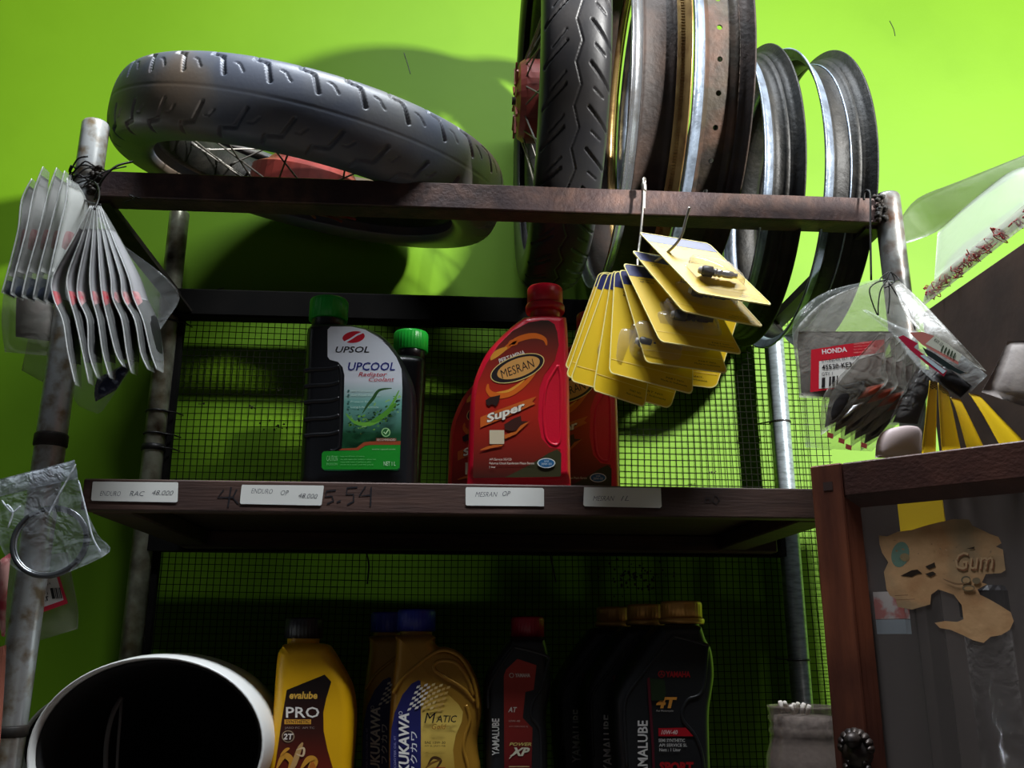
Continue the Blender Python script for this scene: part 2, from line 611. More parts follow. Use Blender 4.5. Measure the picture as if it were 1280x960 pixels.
# tie wires and couplings on the posts
for px, py in ((212, 403), (204, 515), (198, 543), (190, 560)):
    p = at(px, py, Y_B)
    b = MB()
    h = 0.010 if py == 560 else 0.003
    b.lathe([(0.0166, -h / 2), (0.0182, -h / 2), (0.0182, h / 2), (0.0166, h / 2)], (XBL, Y_B, p.z), 20, closed=True)
    b.tube([(XBL + 0.01, Y_B - 0.014, p.z), (XBL + 0.03, Y_B + 0.0, p.z - 0.001), (XBL + 0.034, YM, p.z)], 0.0012, 6)
    b.build('tie_wire', BLACKWIRE, rack, True)
for px, py in ((972, 528), (1003, 825)):
    p = at(px, py, Y_B)
    b = MB()
    b.lathe([(0.0166, -0.0015), (0.0178, -0.0015), (0.0178, 0.0015), (0.0166, 0.0015)], (XBR, Y_B, p.z), 20, closed=True)
    b.tube([(XBR - 0.01, Y_B - 0.014, p.z), (XBR - 0.03, YM, p.z + 0.002)], 0.0012, 6)
    b.build('tie_wire', BLACKWIRE, rack, True)
for px, py, h in ((62, 548, 0.016), (22, 915, 0.012)):
    p = at(px, py, Y_F)
    b = MB()
    b.lathe([(0.0166, -h / 2), (0.0183, -h / 2 + .002), (0.0183, h / 2 - .002), (0.0166, h / 2)], (XFL, Y_F + 0.012, p.z), 24, closed=True)
    b.build('pipe_collar', DARKIRON, rack, True)
# twisted wire at the left front joint
b = MB()
for seed in range(5):
    r0 = random.Random(seed)
    pts = []
    for k in range(16):
        a = k / 15 * 2 * PI * 1.3 + seed
        pts.append((XFL + 0.021 * math.cos(a) + r0.uniform(-.003, .003), Y_F + 0.012 + 0.021 * math.sin(a), zb1 - 0.02 + 0.03 * k / 15 + r0.uniform(-.006, .006)))
    b.tube(smooth_path(pts, 3), 0.0011, 5)
b.tube(smooth_path([at(118, 250, 1.03), at(128, 225, 1.02), at(145, 208, 1.02), at(166, 202, 1.03)], 6), 0.0014, 5)
b.tube(smooth_path([at(88, 218, 1.03), at(95, 235, 1.03), at(112, 230, 1.02), at(130, 215, 1.02), at(158, 208, 1.03)], 6), 0.0009, 5)
b.tube(smooth_path([at(155, 253, 1.05), at(168, 248, 1.04), at(161, 243, 1.04), at(178, 249, 1.045)], 6), 0.0006, 5)
b.build('twisted_wire', BLACKWIRE, rack, True)

# ------------------------------------------------------------------ upper shelf
zs1, zs0 = Z_SH, at(500, 642, Y_F).z
xs0, xs1 = at(104, 605, Y_F).x, 0.53
shelf = thing('wooden_shelf', 'long brown wooden shelf board with paper price labels on its front edge', 'shelf', (0.05, 1.25, zs0))
b = MB()
b.box(xs0, xs1, Y_F, Y_F + 0.022, zs0, zs1, bev=0.0015)
b.build('front_edge', WOOD, shelf)
b = MB()
b.box(xs0 + 0.004, xs1, Y_F + 0.022, Y_B - 0.017, zs1 - 0.014, zs1)
b.build('board', WOOD_UNDER, shelf)
for x0, x1 in ((xs0 + 0.004, xs0 + 0.05), (0.415, 0.46)):
    b = MB()
    b.box(x0, x1, Y_F + 0.0225, Y_B - 0.017, zs0 - 0.001, zs1 - 0.0145, bev=0.002)
    b.build('batten', WOOD_UNDER, shelf)
b = MB()
b.box(xs0 + .01, xs1 - .02, Y_B - 0.05, Y_B - 0.018, zs0 - 0.004, zs1 - 0.0145, bev=0.002)
b.build('batten', WOOD_UNDER, shelf)
for px, py in ((458, 692), (687, 690)):
    b = MB()
    b.tube(smooth_path([at(px, py, 1.40), at(px + 3, py + 14, 1.40), at(px + (8 if px > 600 else 1), py + 38, 1.40)], 5), 0.0013, 5)
    b.build('hanging_wire', BLACKWIRE, shelf, True)
INKP = (38, 36, 40)
for c_, w_, strokes in ((INKP, 2, [[(280, 612), (272, 622), (288, 622)], [(289, 609), (285, 634)], [(287, 622), (292, 622)]]), (INKP, 2, [[(296, 612), (291, 622), (298, 630)]]),
                        (INKP, 2, [[(420, 613), (408, 614), (407, 621), (415, 620), (417, 626), (409, 630)]]), (INKP, 2, [[(421, 628), (426, 626)]]),
                        (INKP, 2, [[(447, 609), (434, 610), (433, 618), (442, 618), (442, 627), (434, 631)]]), (INKP, 2, [[(457, 608), (449, 620), (463.5, 619)], [(464, 609), (463, 633)]]),
                        ((52, 46, 48), 1.6, [[(730, 618), (725, 626), (733, 627)]]), ((48, 42, 44), 1.8, [[(883, 620), (881, 628), (888, 628), (886, 622), (882, 625)]]),
                        ((48, 42, 44), 1.8, [[(893, 620), (890, 626), (895, 630), (899, 625), (896, 620), (893, 620)]])):
    mk = Print((0, Y_F, 0), (0, -1, 0))
    for L in strokes:
        mk.line(L, w_, c_)
    mk.build('marker_writing', shelf)
PEN = (70, 72, 86)


def price(q, words, lab):
    p = Print((0, Y_F - 0.0006, 0), (0, -1, 0))
    p.poly(q, PAPER)
    for t, x0, y0, x1, y1, rot in words:
        p.text(t, x0, y0, x1, y1, PEN, rot, 0.35, -0.012)
    p.build('price_label', shelf, lab)


price([(117, 602), (222, 603), (223, 604), (222, 627), (220, 628), (115, 626), (114, 624), (116, 603)],
      [('ENDURO', 125, 614, 151, 620, 1), ('RAC', 162, 614, 181, 620, 1), ('48.000', 190, 613, 217, 619, 1)], 'white price label reading ENDURO RAC 48.000')
price([(303, 606), (404, 607), (405, 608), (402, 631), (400, 632), (301, 630), (300, 628), (302, 608)],
      [('ENDURO', 314, 611, 341, 617, 2), ('OP', 351, 613, 361, 619, 2), ('48.000', 373, 617, 397, 623, 3)], 'white price label reading ENDURO OP 48.000')
price([(583, 609), (678, 610), (680, 612), (680, 633), (584, 632), (582, 631), (582, 611)],
      [('MESRAN', 594, 615, 622, 621, 0), ('OP', 628, 614, 638, 620, 0)], 'white price label reading MESRAN OP')
price([(730, 609), (826, 610), (827, 633), (825, 635), (731, 633), (729, 631)],
      [('MESRAN', 741, 620, 768, 626, 0), ('1L', 776, 620, 786, 626, 0)], 'cream price label reading MESRAN 1L')

# lower shelf, its edge just below the picture
low = MB()
low.box(XFL + 0.02, 0.62, Y_F - 0.06, Y_B - 0.017, Z_LOW - 0.03, Z_LOW, bev=0.002)
lo_ = low.build('lower_shelf', WOOD)
tag(lo_, 'brown wooden board carrying the lower row of bottles, below the picture edge', 'shelf')


# ------------------------------------------------------------------ wheels
def ring_frame(axis):
    ax = Vector(axis).normalized()
    u = Vector((0, 0, 1)) - ax * ax.z
    if u.length < 0.3:
        u = Vector((0, -1, 0)) - ax * (-ax.y)
    u.normalize()
    return ax, u, ax.cross(u)


def seg_dist(s, a, p, q):
    d = np.array([q[0] - p[0], q[1] - p[1]])
    L = d @ d
    t = np.clip(((s - p[0]) * d[0] + (a - p[1]) * d[1]) / L, 0, 1)
    return np.hypot(s - p[0] - t * d[0], a - p[1] - t * d[1])


def tyre_mesh(name, c, axis, R, W, H, groove, period, m, parent, crown=0.55, nt=1100, na=112):
    """tyre with recessed tread: closed outer skin from bead to bead and an inner skin"""
    ax, u, v = ring_frame(axis)
    c = Vector(c)
    period = 2 * PI * R / round(2 * PI * R / period)
    t = np.linspace(-1, 1, na)
    t = 0.55 * t + 0.45 * t ** 3
    phi = t * 2.25                                      # around the section, 0 is the crown
    a = W / 2 * np.sign(np.sin(phi)) * np.abs(np.sin(np.clip(phi, -PI, PI))) ** 0.9
    rad = R - H / 2 + H / 2 * np.sign(np.cos(phi)) * np.abs(np.cos(phi)) ** crown
    # crown flattened toward real tread
    th = np.arange(nt) * 2 * PI / nt
    A, TH = np.meshgrid(a, th)
    RR = np.tile(rad, (nt, 1))
    arc = np.tile(np.cumsum(np.r_[0, np.hypot(np.diff(a), np.diff(rad))]), (nt, 1))
    arc = arc - arc[:, na // 2 - 1:na // 2 + 1].mean()
    s = (TH * R) % period
    dep = np.zeros_like(A)
    for (poly, wd, dp) in groove:
        for k in range(len(poly) - 1):
            for sh in (-period, 0, period):
                d = seg_dist(s + sh, arc, poly[k], poly[k + 1])
                dep = np.maximum(dep, dp * np.clip((wd / 2 - d) / (wd * 0.22) + 0.5, 0, 1))
    RR = RR - dep * np.cos(np.tile(phi, (nt, 1))).clip(0, 1)
    A = A - dep * np.sin(np.tile(phi, (nt, 1)))
    # inner skin
    inn_a = a[::-1][::7] * 0.86
    inn_r = np.minimum(rad[::-1][::7], R - 0.008)
    inn_r = R - H / 2 + (inn_r - (R - H / 2)) * 0.8
    A = np.hstack([A, np.tile(inn_a, (nt, 1))])
    RR = np.hstack([RR, np.tile(inn_r, (nt, 1))])
    n2 = A.shape[1]
    X = np.array(c)[None, None, :] + A[..., None] * np.array(ax) + (RR * np.cos(TH[:, :1]))[..., None] * np.array(u) + (RR * np.sin(TH[:, :1]))[..., None] * np.array(v)
    org = np.array(origin(parent))
    V = (X.reshape(-1, 3) - org)
    i0 = np.arange(nt)[:, None] * n2 + np.arange(n2)[None, :]
    i1 = np.roll(i0, -1, 0)
    j0, j1 = np.roll(i0, -1, 1), np.roll(i1, -1, 1)
    F = np.stack([i0, i1, j1, j0], -1).reshape(-1, 4)
    me = bpy.data.meshes.new(name)
    me.vertices.add(len(V))
    me.vertices.foreach_set('co', V.ravel())
    me.loops.add(F.size)
    me.loops.foreach_set('vertex_index', F.ravel())
    me.polygons.add(len(F))
    me.polygons.foreach_set('loop_start', np.arange(len(F)) * 4)
    me.polygons.foreach_set('use_smooth', np.ones(len(F), bool))
    me.update(calc_edges=True)
    me.validate()
    me.materials.append(m)
    o = bpy.data.objects.new(name, me)
    COL.objects.link(o)
    o.parent = parent
    return o


def spoked_wheel(c, axis, Rr, W, parent, rimmat, hubmat, hubR, hubW, nsp=18, hub_off=0.0, spokemat=None):
    ax, u, v = ring_frame(axis)
    c = Vector(c)
    h = W / 2
    b = MB()
    b.lathe([(Rr, -h), (Rr + .004, -h + .001), (Rr - .004, -h + .006), (Rr - .012, -h + .010), (Rr - .016, -h * .4), (Rr - .018, 0), (Rr - .016, h * .4), (Rr - .012, h - .010), (Rr - .004, h - .006), (Rr + .004, h - .001), (Rr, h),
             (Rr - .012, h - .004), (Rr - .021, h * .4), (Rr - .023, 0), (Rr - .021, -h * .4), (Rr - .012, -h + .004)], c, 72, ax, closed=True)
    b.build('rim', rimmat, parent, True)
    b = MB()
    b.lathe([(0.012, -hubW * .5), (hubR * .55, -hubW * .5), (hubR * .9, -hubW * .46), (hubR, -hubW * .38), (hubR, -hubW * .1), (hubR * .8, 0), (hubR * .6, hubW * .2), (hubR * .55, hubW * .35), (hubR * .7, hubW * .38), (hubR * .7, hubW * .44), (0.02, hubW * .46), (0.012, hubW * .6)], c + ax * hub_off, 40, ax)
    for k in range(10):
        t = 2 * PI * k / 10
        d = math.cos(t) * u + math.sin(t) * v
        b.obox(c + ax * (hub_off - hubW * .49) + d * hubR * .45 - d.cross(ax) * .002, d * hubR * .45, d.cross(ax) * .004, ax * -.003)
    b.build('hub', hubmat, parent, False)
    b = MB()
    b.lathe([(0.006, -0.06), (0.006, 0.06)], c + ax * hub_off, 12, ax)
    b.build('axle_sleeve', DARKIRON, parent, True)
    for k in range(nsp * 2):
        t = 2 * PI * (k + .5) / (nsp * 2)
        side = 1 if k % 2 else -1
        tw = (0.42 if (k // 2) % 2 else -0.42)
        e = c + (Rr - .021) * (math.cos(t) * u + math.sin(t) * v)
        f = c + ax * (hub_off + side * hubW * .4) + hubR * (.92 if side < 0 else .68) * (math.cos(t + tw) * u + math.sin(t + tw) * v)
        q = MB()
        q.tube([f, f.lerp(e, .9), f.lerp(e, .905), e], [.0013, .0013, .0024, .0024], 6)
        q.build('spoke', spokemat or SPOKE, parent, True)


# the tyred wheel lying flat on the rack
per = 0.058
gA = [([(0.0, -0.060), (0.004, -0.046), (0.024, -0.043), (0.036, -0.019)], 0.0042, 0.004),
      ([(0.040, -0.034), (0.046, -0.034), (0.053, -0.026)], 0.002, 0.0018),
      ([(0.028, 0.060), (0.030, 0.046), (0.046, 0.043), (0.056, 0.018)], 0.0042, 0.004),
      ([(0.008, 0.036), (0.014, 0.034), (0.022, 0.024)], 0.002, 0.0018),
      ([(-0.1, 0.0), (0.2, 0.0)], 0.0016, 0.0012)]
cen_h = Vector((-0.210, 1.237, 1.5 + 0.681))
ax_h = Vector((0.19, -0.24, 1.0)).normalized()
wh = thing('flat_wheel', 'worn dusty motorcycle tyre on a red-hubbed wheel lying flat across the rack top', 'wheel', cen_h)
tyre_mesh('tyre', cen_h, ax_h, 0.283, 0.104, 0.075, gA, per, RUBBER, wh)
spoked_wheel(cen_h, ax_h, 0.212, 0.06, wh, RIMDARK, HUBRED, 0.085, 0.1, 18, -0.012)

# the tyred wheel standing upright
gB = [([(0.0, -0.004), (0.026, 0.004), (0.052, -0.004)], 0.0018, 0.0015),
      ([(0.000, 0.015), (0.034, 0.046)], 0.0034, 0.003), ([(0.030, 0.020), (0.042, 0.034)], 0.002, 0.002),
      ([(0.026, -0.015), (0.060, -0.046)], 0.0030, 0.003), ([(0.012, -0.016), (0.034, -0.034)], 0.0018, 0.002)]
R_v = 0.288
xv = (at(676, 150, 0.985).x + at(768, 150, 0.985).x) / 2
cen_v = Vector((xv, Y_W - R_v - 0.004, 1.5 + 0.797))
wv = thing('upright_wheel', 'black motorcycle tyre with zigzag centre tread on a spoked wheel standing upright in the rack', 'wheel', cen_v)
ax_v = Vector((1, 0.0, 0))
tyre_mesh('tyre', cen_v, ax_v, R_v, 0.088, 0.072, gB, 0.052, RUBBER2, wv)
spoked_wheel(cen_v, ax_v, 0.214, 0.055, wv, RIMDARK, HUBRED, 0.062, 0.11, 18, -0.004)


def bare_rim(name, label, px0, px1, pym, R, zc, mats, holes=False, style=0, yc=1.255, well=0.026):
    """bare wheel rim: flange, bead seat, drop well, bead seat, flange; outer channel faces out all around"""
    yf = yc - R * 0.93
    x0, x1 = at(px0, pym, yf).x, at(px1, pym, yf).x
    c = Vector(((x0 + x1) / 2, yc, zc))
    W = x1 - x0
    h = W / 2
    t = thing(name, label, 'wheel rim', c, 'bare wheel rims on the rack')
    ax = Vector((1, 0, 0))
    N = 144
    th = 0.0022
    left = [(R - .001, -h), (R, -h + .0015), (R - .001, -h + .003), (R - .010, -h + .006), (R - .013, -h + .010), (R - .014, -h + .017)]
    right = [(r, -a) for r, a in left][::-1]
    mid = [(R - .014, -h + .017), (R - well + .003, -h + .021), (R - well, -h + .026), (R - well, h - .026), (R - well + .003, h - .021), (R - .014, h - .017)]
    mid_l, mid_r = mid[:3], mid[3:]

    def shell(prof):
        return prof + [(r - th, a) for r, a in prof[::-1]]
    for nm, pf, mm in (('flange', left, mats[0]), ('flange', right, mats[2])):
        b = MB()
        b.lathe(shell(pf), c, N, ax, closed=True)
        b.build(nm, mm, t, True)
    if not holes:
        b = MB()
        b.lathe(shell(mid), c, N, ax, closed=True)
        b.build('well', mats[1], t, True)
        if style == 3:
            b = MB()
            b.lathe([(R - well + .0004, .006), (R - well + .0016, .0068), (R - well + .0016, .0082), (R - well + .0004, .009)], c, N, ax, closed=True)
            b.build('weld_seam', RIMBLUE, t, True)
    else:
        b = MB()
        b.lathe(shell(mid_l), c, N, ax, closed=True)
        b.lathe(shell(mid_r), c, N, ax, closed=True)
        # drilled band: 36 patches each with a round spoke hole
        nh = 36
        a0, a1 = -h + .026, h - .026
        rr = R - well
        hr = 0.0036
        for k in range(nh):
            t0, dt = 2 * PI * k / nh, 2 * PI / nh
            off = (0.25 if k % 2 else -0.25) * (a1 - a0)
            off = 0
            sq, ci = [], []
            M = 16
            for j in range(M):
                an = 2 * PI * j / M
                cx, cy = math.cos(an), math.sin(an)
                q = 1 / max(abs(cx), abs(cy))
                sq.append((t0 + dt * (.5 + .5 * cx * q), (a0 + a1) / 2 + (a1 - a0) / 2 * cy * q))
                ci.append((t0 + dt * .5 + hr * cx / rr, (a0 + a1) / 2 + off + hr * cy))
            for s_ in (0, 1):
                r_ = rr - th * s_
                P = lambda T, a: c + ax * a + r_ * Vector((0, math.cos(T), math.sin(T)))
                V = [P(*p) for p in sq] + [P(*p) for p in ci]
                F = [(j, (j + 1) % M, M + (j + 1) % M, M + j) for j in range(M)]
                b.add(V, F)
        b.build('well', mats[1], t, True)
    if style == 1:       # knurled edge
        b = MB()
        for k in range(420):
            T = 2 * PI * k / 420
            d = Vector((0, math.cos(T), math.sin(T)))
            e = d.cross(ax)
            b.obox(c + ax * (h - .0125) + d * (R - .0135) - e * .0009, ax * .006, e * .0018, d * .0022)
        b.build('knurling', mats[2], t, kind='stuff')
    if style == 2:
        pass
    return t


zbar = zb1
rimA = bare_rim('wheel_rim', 'chromed rim with yellowed lip and knurled rusty edge beside the upright tyre', 790, 868, 120, 0.276, 1.5 + 0.795, (CHROME, RIMRUST, GILT), False, 1, yc=1.24)
rimB = bare_rim('wheel_rim', 'grimy drilled rim with spoke holes in its brown well, one blue-grey flange', 869, 947, 120, 0.272, 1.5 + 0.788, (RIMBLUE, RIMOLIVE, RIMRUST), True, 2, yc=1.24)
rimC = bare_rim('wheel_rim', 'black crusted rim between the drilled rim and the last rim', 946, 998, 120, 0.226, zbar + 0.100, (RIMBLUE, RIMDARK, RIMDARK), False, 0, well=0.022)
rimD = bare_rim('wheel_rim', 'last black rim of the row, pale oxidised flange, open wall at its far side', 1020, 1085, 120, 0.224, zbar + 0.096, (RIMBLUE, RIMDARK, RIMDARK), False, 3, well=0.022)


# ------------------------------------------------------------------ bottles
def bottle(name, label, px_outline, Yf, depth, z0, bodymat, cap_px, capmat, capname='cap', R=0.014, collar=None, group=None, ribs=True, n=5, neckmat=None):
    """px_outline runs from the bottom-left corner up, over the shoulder and down to the bottom-right corner"""
    Ym = Yf + depth / 2
    P = [at(x, y, Yf) for x, y in px_outline]
    pts = [(p.x, p.z) for p in P]
    pts[0] = (pts[0][0], z0)
    pts[-1] = (pts[-1][0], z0)
    Q = smooth_path(pts, n)
    # drop near-duplicate points
    Q = [q for k, q in enumerate(Q) if k == 0 or np.linalg.norm(q - Q[k - 1]) > 1e-4]
    Q = np.array(Q)
    N = len(Q)
    cx = (Q[0, 0] + Q[-1, 0]) / 2
    t = thing(name, label, 'bottle', (cx, Ym, z0), group)
    nxt, prv = np.roll(Q, -1, 0), np.roll(Q, 1, 0)
    e1, e0 = nxt - Q, Q - prv
    e1 /= np.linalg.norm(e1, axis=1)[:, None]
    e0 /= np.linalg.norm(e0, axis=1)[:, None]
    nn = np.stack([(e0 + e1)[:, 1], -(e0 + e1)[:, 0]], 1)
    nn /= np.linalg.norm(nn, axis=1)[:, None] + 1e-9
    # outline runs clockwise seen from the front, so the inside lies along nn
    rings = []
    K = 7
    Rd = min(R * 1.25, depth / 2 - 0.002)
    for k in range(K):
        a = PI / 2 * k / (K - 1)
        rings.append((R * (1 - math.cos(a)), Yf + Rd * (1 - math.sin(a))))
    back = [(i, 2 * Ym - y) for i, y in rings]
    allr = rings[::-1] + back
    V = []
    E0 = nxt - Q
    for ins, y in allr:
        P_ = Q + nn * ins
        for it in range(60):
            d_ = np.roll(P_, -1, 0) - P_
            bad = (d_ * E0).sum(1) < 0.12 * (E0 * E0).sum(1)
            if not bad.any():
                break
            sm = bad | np.roll(bad, 1) | np.roll(bad, -1)
            av = (np.roll(P_, 1, 0) + np.roll(P_, -1, 0)) / 2
            P_[sm] = 0.4 * P_[sm] + 0.6 * av[sm]
        for k in range(N):
            q = P_[k]
            zz = max(q[1], z0) if Q[k, 1] > z0 + 0.02 else q[1]
            V.append((q[0], y, zz))
    # keep the underside on the shelf
    F = []
    M = len(allr)
    for r in range(M - 1):
        for k in range(N):
            F.append((r * N + k, r * N + (k + 1) % N, (r + 1) * N + (k + 1) % N, (r + 1) * N + k))
    F.append(tuple(range(N))[::-1])
    F.append(tuple(range((M - 1) * N, M * N)))
    obj('body', V, F, bodymat, t, True)
    x0, x1, yt, yb = cap_px
    pt, pb = at((x0 + x1) / 2, yt, Ym), at((x0 + x1) / 2, yb, Ym)
    r = (at(x1, yb, Ym).x - at(x0, yb, Ym).x) / 2
    H = pt.z - pb.z
    c = (pb.x, Ym, pb.z)
    b = MB()
    b.lathe([(r * .82, -0.016), (r * .84, 0.0), (r * .84, H * .5)], c, 32)
    b.build('neck', neckmat or bodymat, t, True)
    b = MB()
    if collar:
        b.lathe([(r * .8, -0.001), (r * 1.06, -0.001), (r * 1.1, .002), (r * 1.1, collar - .002), (r * 1.06, collar), (r * .98, collar + .0005)], c, 48)
    zc = (collar or 0)
    b.lathe([(r * .9, zc), (r, zc + .0008), (r, H - .004), (r * .985, H - .0018), (r * .93, H), (r * .75, H + .0003), (0.0, H + .0003)], c, 96 if ribs else 48, rib=(1, 2, 0.0007, 3) if ribs else None)
    b.build(capname, capmat, t, True)
    return t


def ridge(t, pts, Yf, r, m, name='moulded_ridge', n=6):
    b = MB()
    b.tube(smooth_path([at(x, y, Yf) for x, y in pts], n), r, 8)
    return b.build(name, m, t, True)


BLACKPLA = mat('black_bottle_plastic', (22, 23, 26), 0.32, bump=0.06, bscale=300)
GREENCAP = mat('green_cap_plastic', (28, 170, 52), 0.35)
REDPLA = mat('red_bottle_plastic', (206, 8, 44), 0.34, bump=0.12, bscale=320)
YELPLA = mat('yellow_bottle_plastic', (222, 168, 8), 0.38, bump=0.06, bscale=300)
GOLDPLA = mat('gold_bottle_plastic', (166, 122, 40), 0.36, 0.25, bump=0.06, bscale=300)
BLACKCAP = mat('black_cap_plastic', (24, 22, 26), 0.4)
BLUECAP = mat('blue_cap_plastic', (32, 44, 150), 0.4)
REDCAP = mat('dark_red_cap_plastic', (150, 14, 40), 0.4)
GOLDCAP = mat('gold_cap_plastic', (206, 150, 78), 0.36, 0.45)
CHARPLA = mat('charcoal_bottle_plastic', (30, 30, 32), 0.4, bump=0.06, bscale=300)

# --- coolant bottle
z4 = lambda x, y: (360 + x / 3.84, 360 + y / 3.84)
Yc = 1.095
ol = [z4(*p) for p in [(48, 940), (52, 880), (60, 700), (72, 450), (80, 260), (84, 200), (95, 172), (125, 160), (200, 156), (285, 160), (335, 168), (400, 188), (470, 232), (530, 305), (575, 390), (603, 460), (615, 560), (613, 880), (610, 940)]]
cool = bottle('coolant_bottle', 'black radiator coolant bottle with green cap and white UPCOOL label, front one on upper shelf', ol, Yc, 0.075, Z_SH, BLACKPLA,
              (386, 434.5, 376, 402), GREENCAP, R=0.013, group='coolant bottles on the upper shelf')
for k, y in enumerate((392, 468, 545, 628, 705)):
    ridge(cool, [z4(78, y + 6), z4(120, y), z4(200, y - 4), z4(246, y - 16)], Yc + 0.0015, 0.0028, BLACKPLA, 'grip_ridge')
ridge(cool, [z4(246, 380), z4(252, 420), z4(250, 560), z4(246, 700), z4(240, 770), z4(200, 782)], Yc + 0.0012, 0.002, BLACKPLA, 'grip_ridge')
pz = lambda y: at(430, 360 + y / 3.84, Yc).z - Z_SH
p = Print((0, Yc, 0), (0, -1, 0))
p.poly([z4(*q) for q in [(205, 185), (300, 185), (370, 200), (430, 235), (480, 280), (520, 332), (545, 390), (549, 480), (545, 600), (537, 868), (526, 878), (176, 878), (165, 868), (165, 802), (176, 790), (246, 785), (259, 770), (266, 650), (271, 420), (262, 380), (240, 355), (201, 345), (190, 330), (190, 200)]],
       grad('coolant_label_ink', pz(700), (22, 78, 44), pz(440), (232, 236, 244), mid=(0.6, (120, 180, 168))))
p.ell(*z4(315, 236), 14, 7.2, (200, 24, 44), -8)
p.line([z4(270, 262), z4(300, 246), z4(330, 226), z4(362, 212)], 2.2, (232, 236, 244))
p.text('UPSOL', *z4(228, 281), *z4(390, 311), (18, 20, 30), 0, 0.25, 0.016)
p.text('UPCOOL', *z4(288, 357), *z4(514, 397), (30, 42, 130), 0, 0.2, 0.016)
p.text('Radiator', *z4(338, 404), *z4(476, 425), (196, 36, 54), 0, 0.3, 0.004)
p.text('Coolant', *z4(388, 429), *z4(510, 449), (196, 36, 54), 0, 0.3, 0.004)
for y, t_ in ((494, 'Anti Corrosion'), (515, 'Anti Foam Additive'), (548, 'Protects Engine'), (574, 'Long-Life Formula')):
    p.text(t_, *z4(302, y - 6), *z4(302 + 9 * len(t_) - 20, y + 5), (206, 226, 214))
    p.ell(*z4(291, y), 1.4, 1.4, (60, 120, 110), n=10)
rs = random.Random(3)
for k in range(120):
    u_ = rs.random()
    x = 300 + 240 * u_ + rs.gauss(0, 12)
    y = 650 - 190 * (max(0, u_ - .35)) ** 1.2 + rs.gauss(0, 26)
    if 272 < x < 536 and 480 < y < 735:
        c = rs.choice([(86, 150, 44), (30, 70, 28), (150, 196, 110), (112, 176, 62), (20, 58, 30)])
        p.ell(*z4(x, y), rs.uniform(.6, 2.6), rs.uniform(.5, 1.5), c, rs.uniform(-60, 10), n=7)
p.arc([z4(280, 610), z4(330, 655), z4(410, 655), z4(480, 600), z4(535, 500)], 2.6, (104, 170, 56))
p.arc([z4(360, 610), z4(385, 570), z4(410, 540), z4(440, 500), z4(500, 490)], 2.0, (38, 84, 34))
p.arc([z4(400, 650), z4(460, 620), z4(520, 560)], 3.2, (80, 146, 44))
p.ell(*z4(472, 700), 5.6, 5.6, (150, 200, 130))
p.ell(*z4(472, 700), 4.4, 4.4, (40, 104, 50))
p.line([z4(462, 698), z4(470, 708), z4(484, 688)], 1.4, (190, 226, 170))
p.poly([z4(*q) for q in [(246, 786), (262, 778), (332, 774), (366, 748), (396, 744), (542, 742), (541, 760), (400, 760), (372, 764), (340, 786)]], (150, 66, 34))
p.poly([z4(*q) for q in [(166, 802), (177, 791), (342, 787), (372, 766), (402, 761), (541, 761), (537, 868), (526, 877), (176, 877), (166, 868)]], (20, 138, 34))
p.rect(*z4(425, 728), *z4(522, 744), (120, 62, 40))
p.text('RECOMMENDED', *z4(430, 731), *z4(518, 741), (206, 196, 180))
p.text('www.upsol.com', *z4(405, 777), *z4(516, 786), (170, 214, 160))
p.text('CAUTION', *z4(190, 812), *z4(242, 838), (130, 206, 130))
p.text('POISON', *z4(190, 846), *z4(242, 858), (110, 190, 112))
for k, y in enumerate((815, 829, 842, 854)):
    p.text(('keep out of reach of children', 'do not open the radiator while hot', 'rinse with water if spilled on skin', 'store in a cool and dry place')[k], *z4(256, y - 3), *z4((370, 425, 400, 412)[k], y + 5), (120, 196, 120))
p.text('NET 1 L', *z4(462, 840), *z4(518, 860), (196, 226, 190))
p.build('label', cool, 'white to green UPCOOL radiator coolant label')
c2 = copy_tree(cool)
c2.rotation_euler.z = PI
capx = at(410.5, 390, Yc + .0375).x - cool.location.x
c2.location = (at(514, 430, 1.255).x + capx, 1.255, Z_SH)
c2['label'] = 'second black coolant bottle turned the other way, its green cap showing behind the front bottle'

# --- Mesran bottles
z5 = lambda x, y: (550 + x / 3.692, 350 + y / 3.692)
Ym_ = 1.09
ol = [z5(*p) for p in [(122, 938), (130, 880), (136, 700), (141, 560), (152, 480), (178, 400), (218, 322), (280, 250), (340, 196), (378, 168), (396, 158), (480, 150), (575, 156), (590, 175), (597, 260), (601, 400), (606, 700), (609, 880), (611, 938)]]
mes = bottle('oil_bottle', 'bright red MESRAN Super oil bottle with red cap, in front of two more', ol, Ym_, 0.07, Z_SH, REDPLA,
             z5(403, 0)[:1] + z5(567, 0)[:1] + (z5(0, 40)[1], z5(0, 150)[1]), REDPLA, R=0.012, collar=0.009, group='red oil bottles on the upper shelf', ribs=False)
pz = lambda y: at(650, 350 + y / 3.692, Ym_).z - Z_SH
p = Print((0, Ym_, 0), (0, -1, 0))
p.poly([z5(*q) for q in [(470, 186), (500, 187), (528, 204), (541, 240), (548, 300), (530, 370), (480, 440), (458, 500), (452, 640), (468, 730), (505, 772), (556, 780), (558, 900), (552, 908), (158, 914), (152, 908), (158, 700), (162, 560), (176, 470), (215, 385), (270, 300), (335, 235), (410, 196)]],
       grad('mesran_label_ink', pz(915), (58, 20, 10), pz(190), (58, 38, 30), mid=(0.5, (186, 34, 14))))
p.poly([z5(*q) for q in [(560, 800), (558, 900), (552, 908), (300, 912), (420, 850), (500, 800), (540, 782)]], (50, 48, 22))
OR, OR2 = (222, 104, 20), (236, 158, 52)
p.arc([z5(232, 372), z5(300, 318), z5(360, 275), z5(430, 258), z5(480, 272), z5(492, 302)], 3.6, OR)
p.arc([z5(234, 368), z5(262, 340), z5(310, 312)], 3.8, OR2)
p.arc([z5(310, 308), z5(330, 288), z5(350, 290), z5(320, 304)], 3.2, OR)
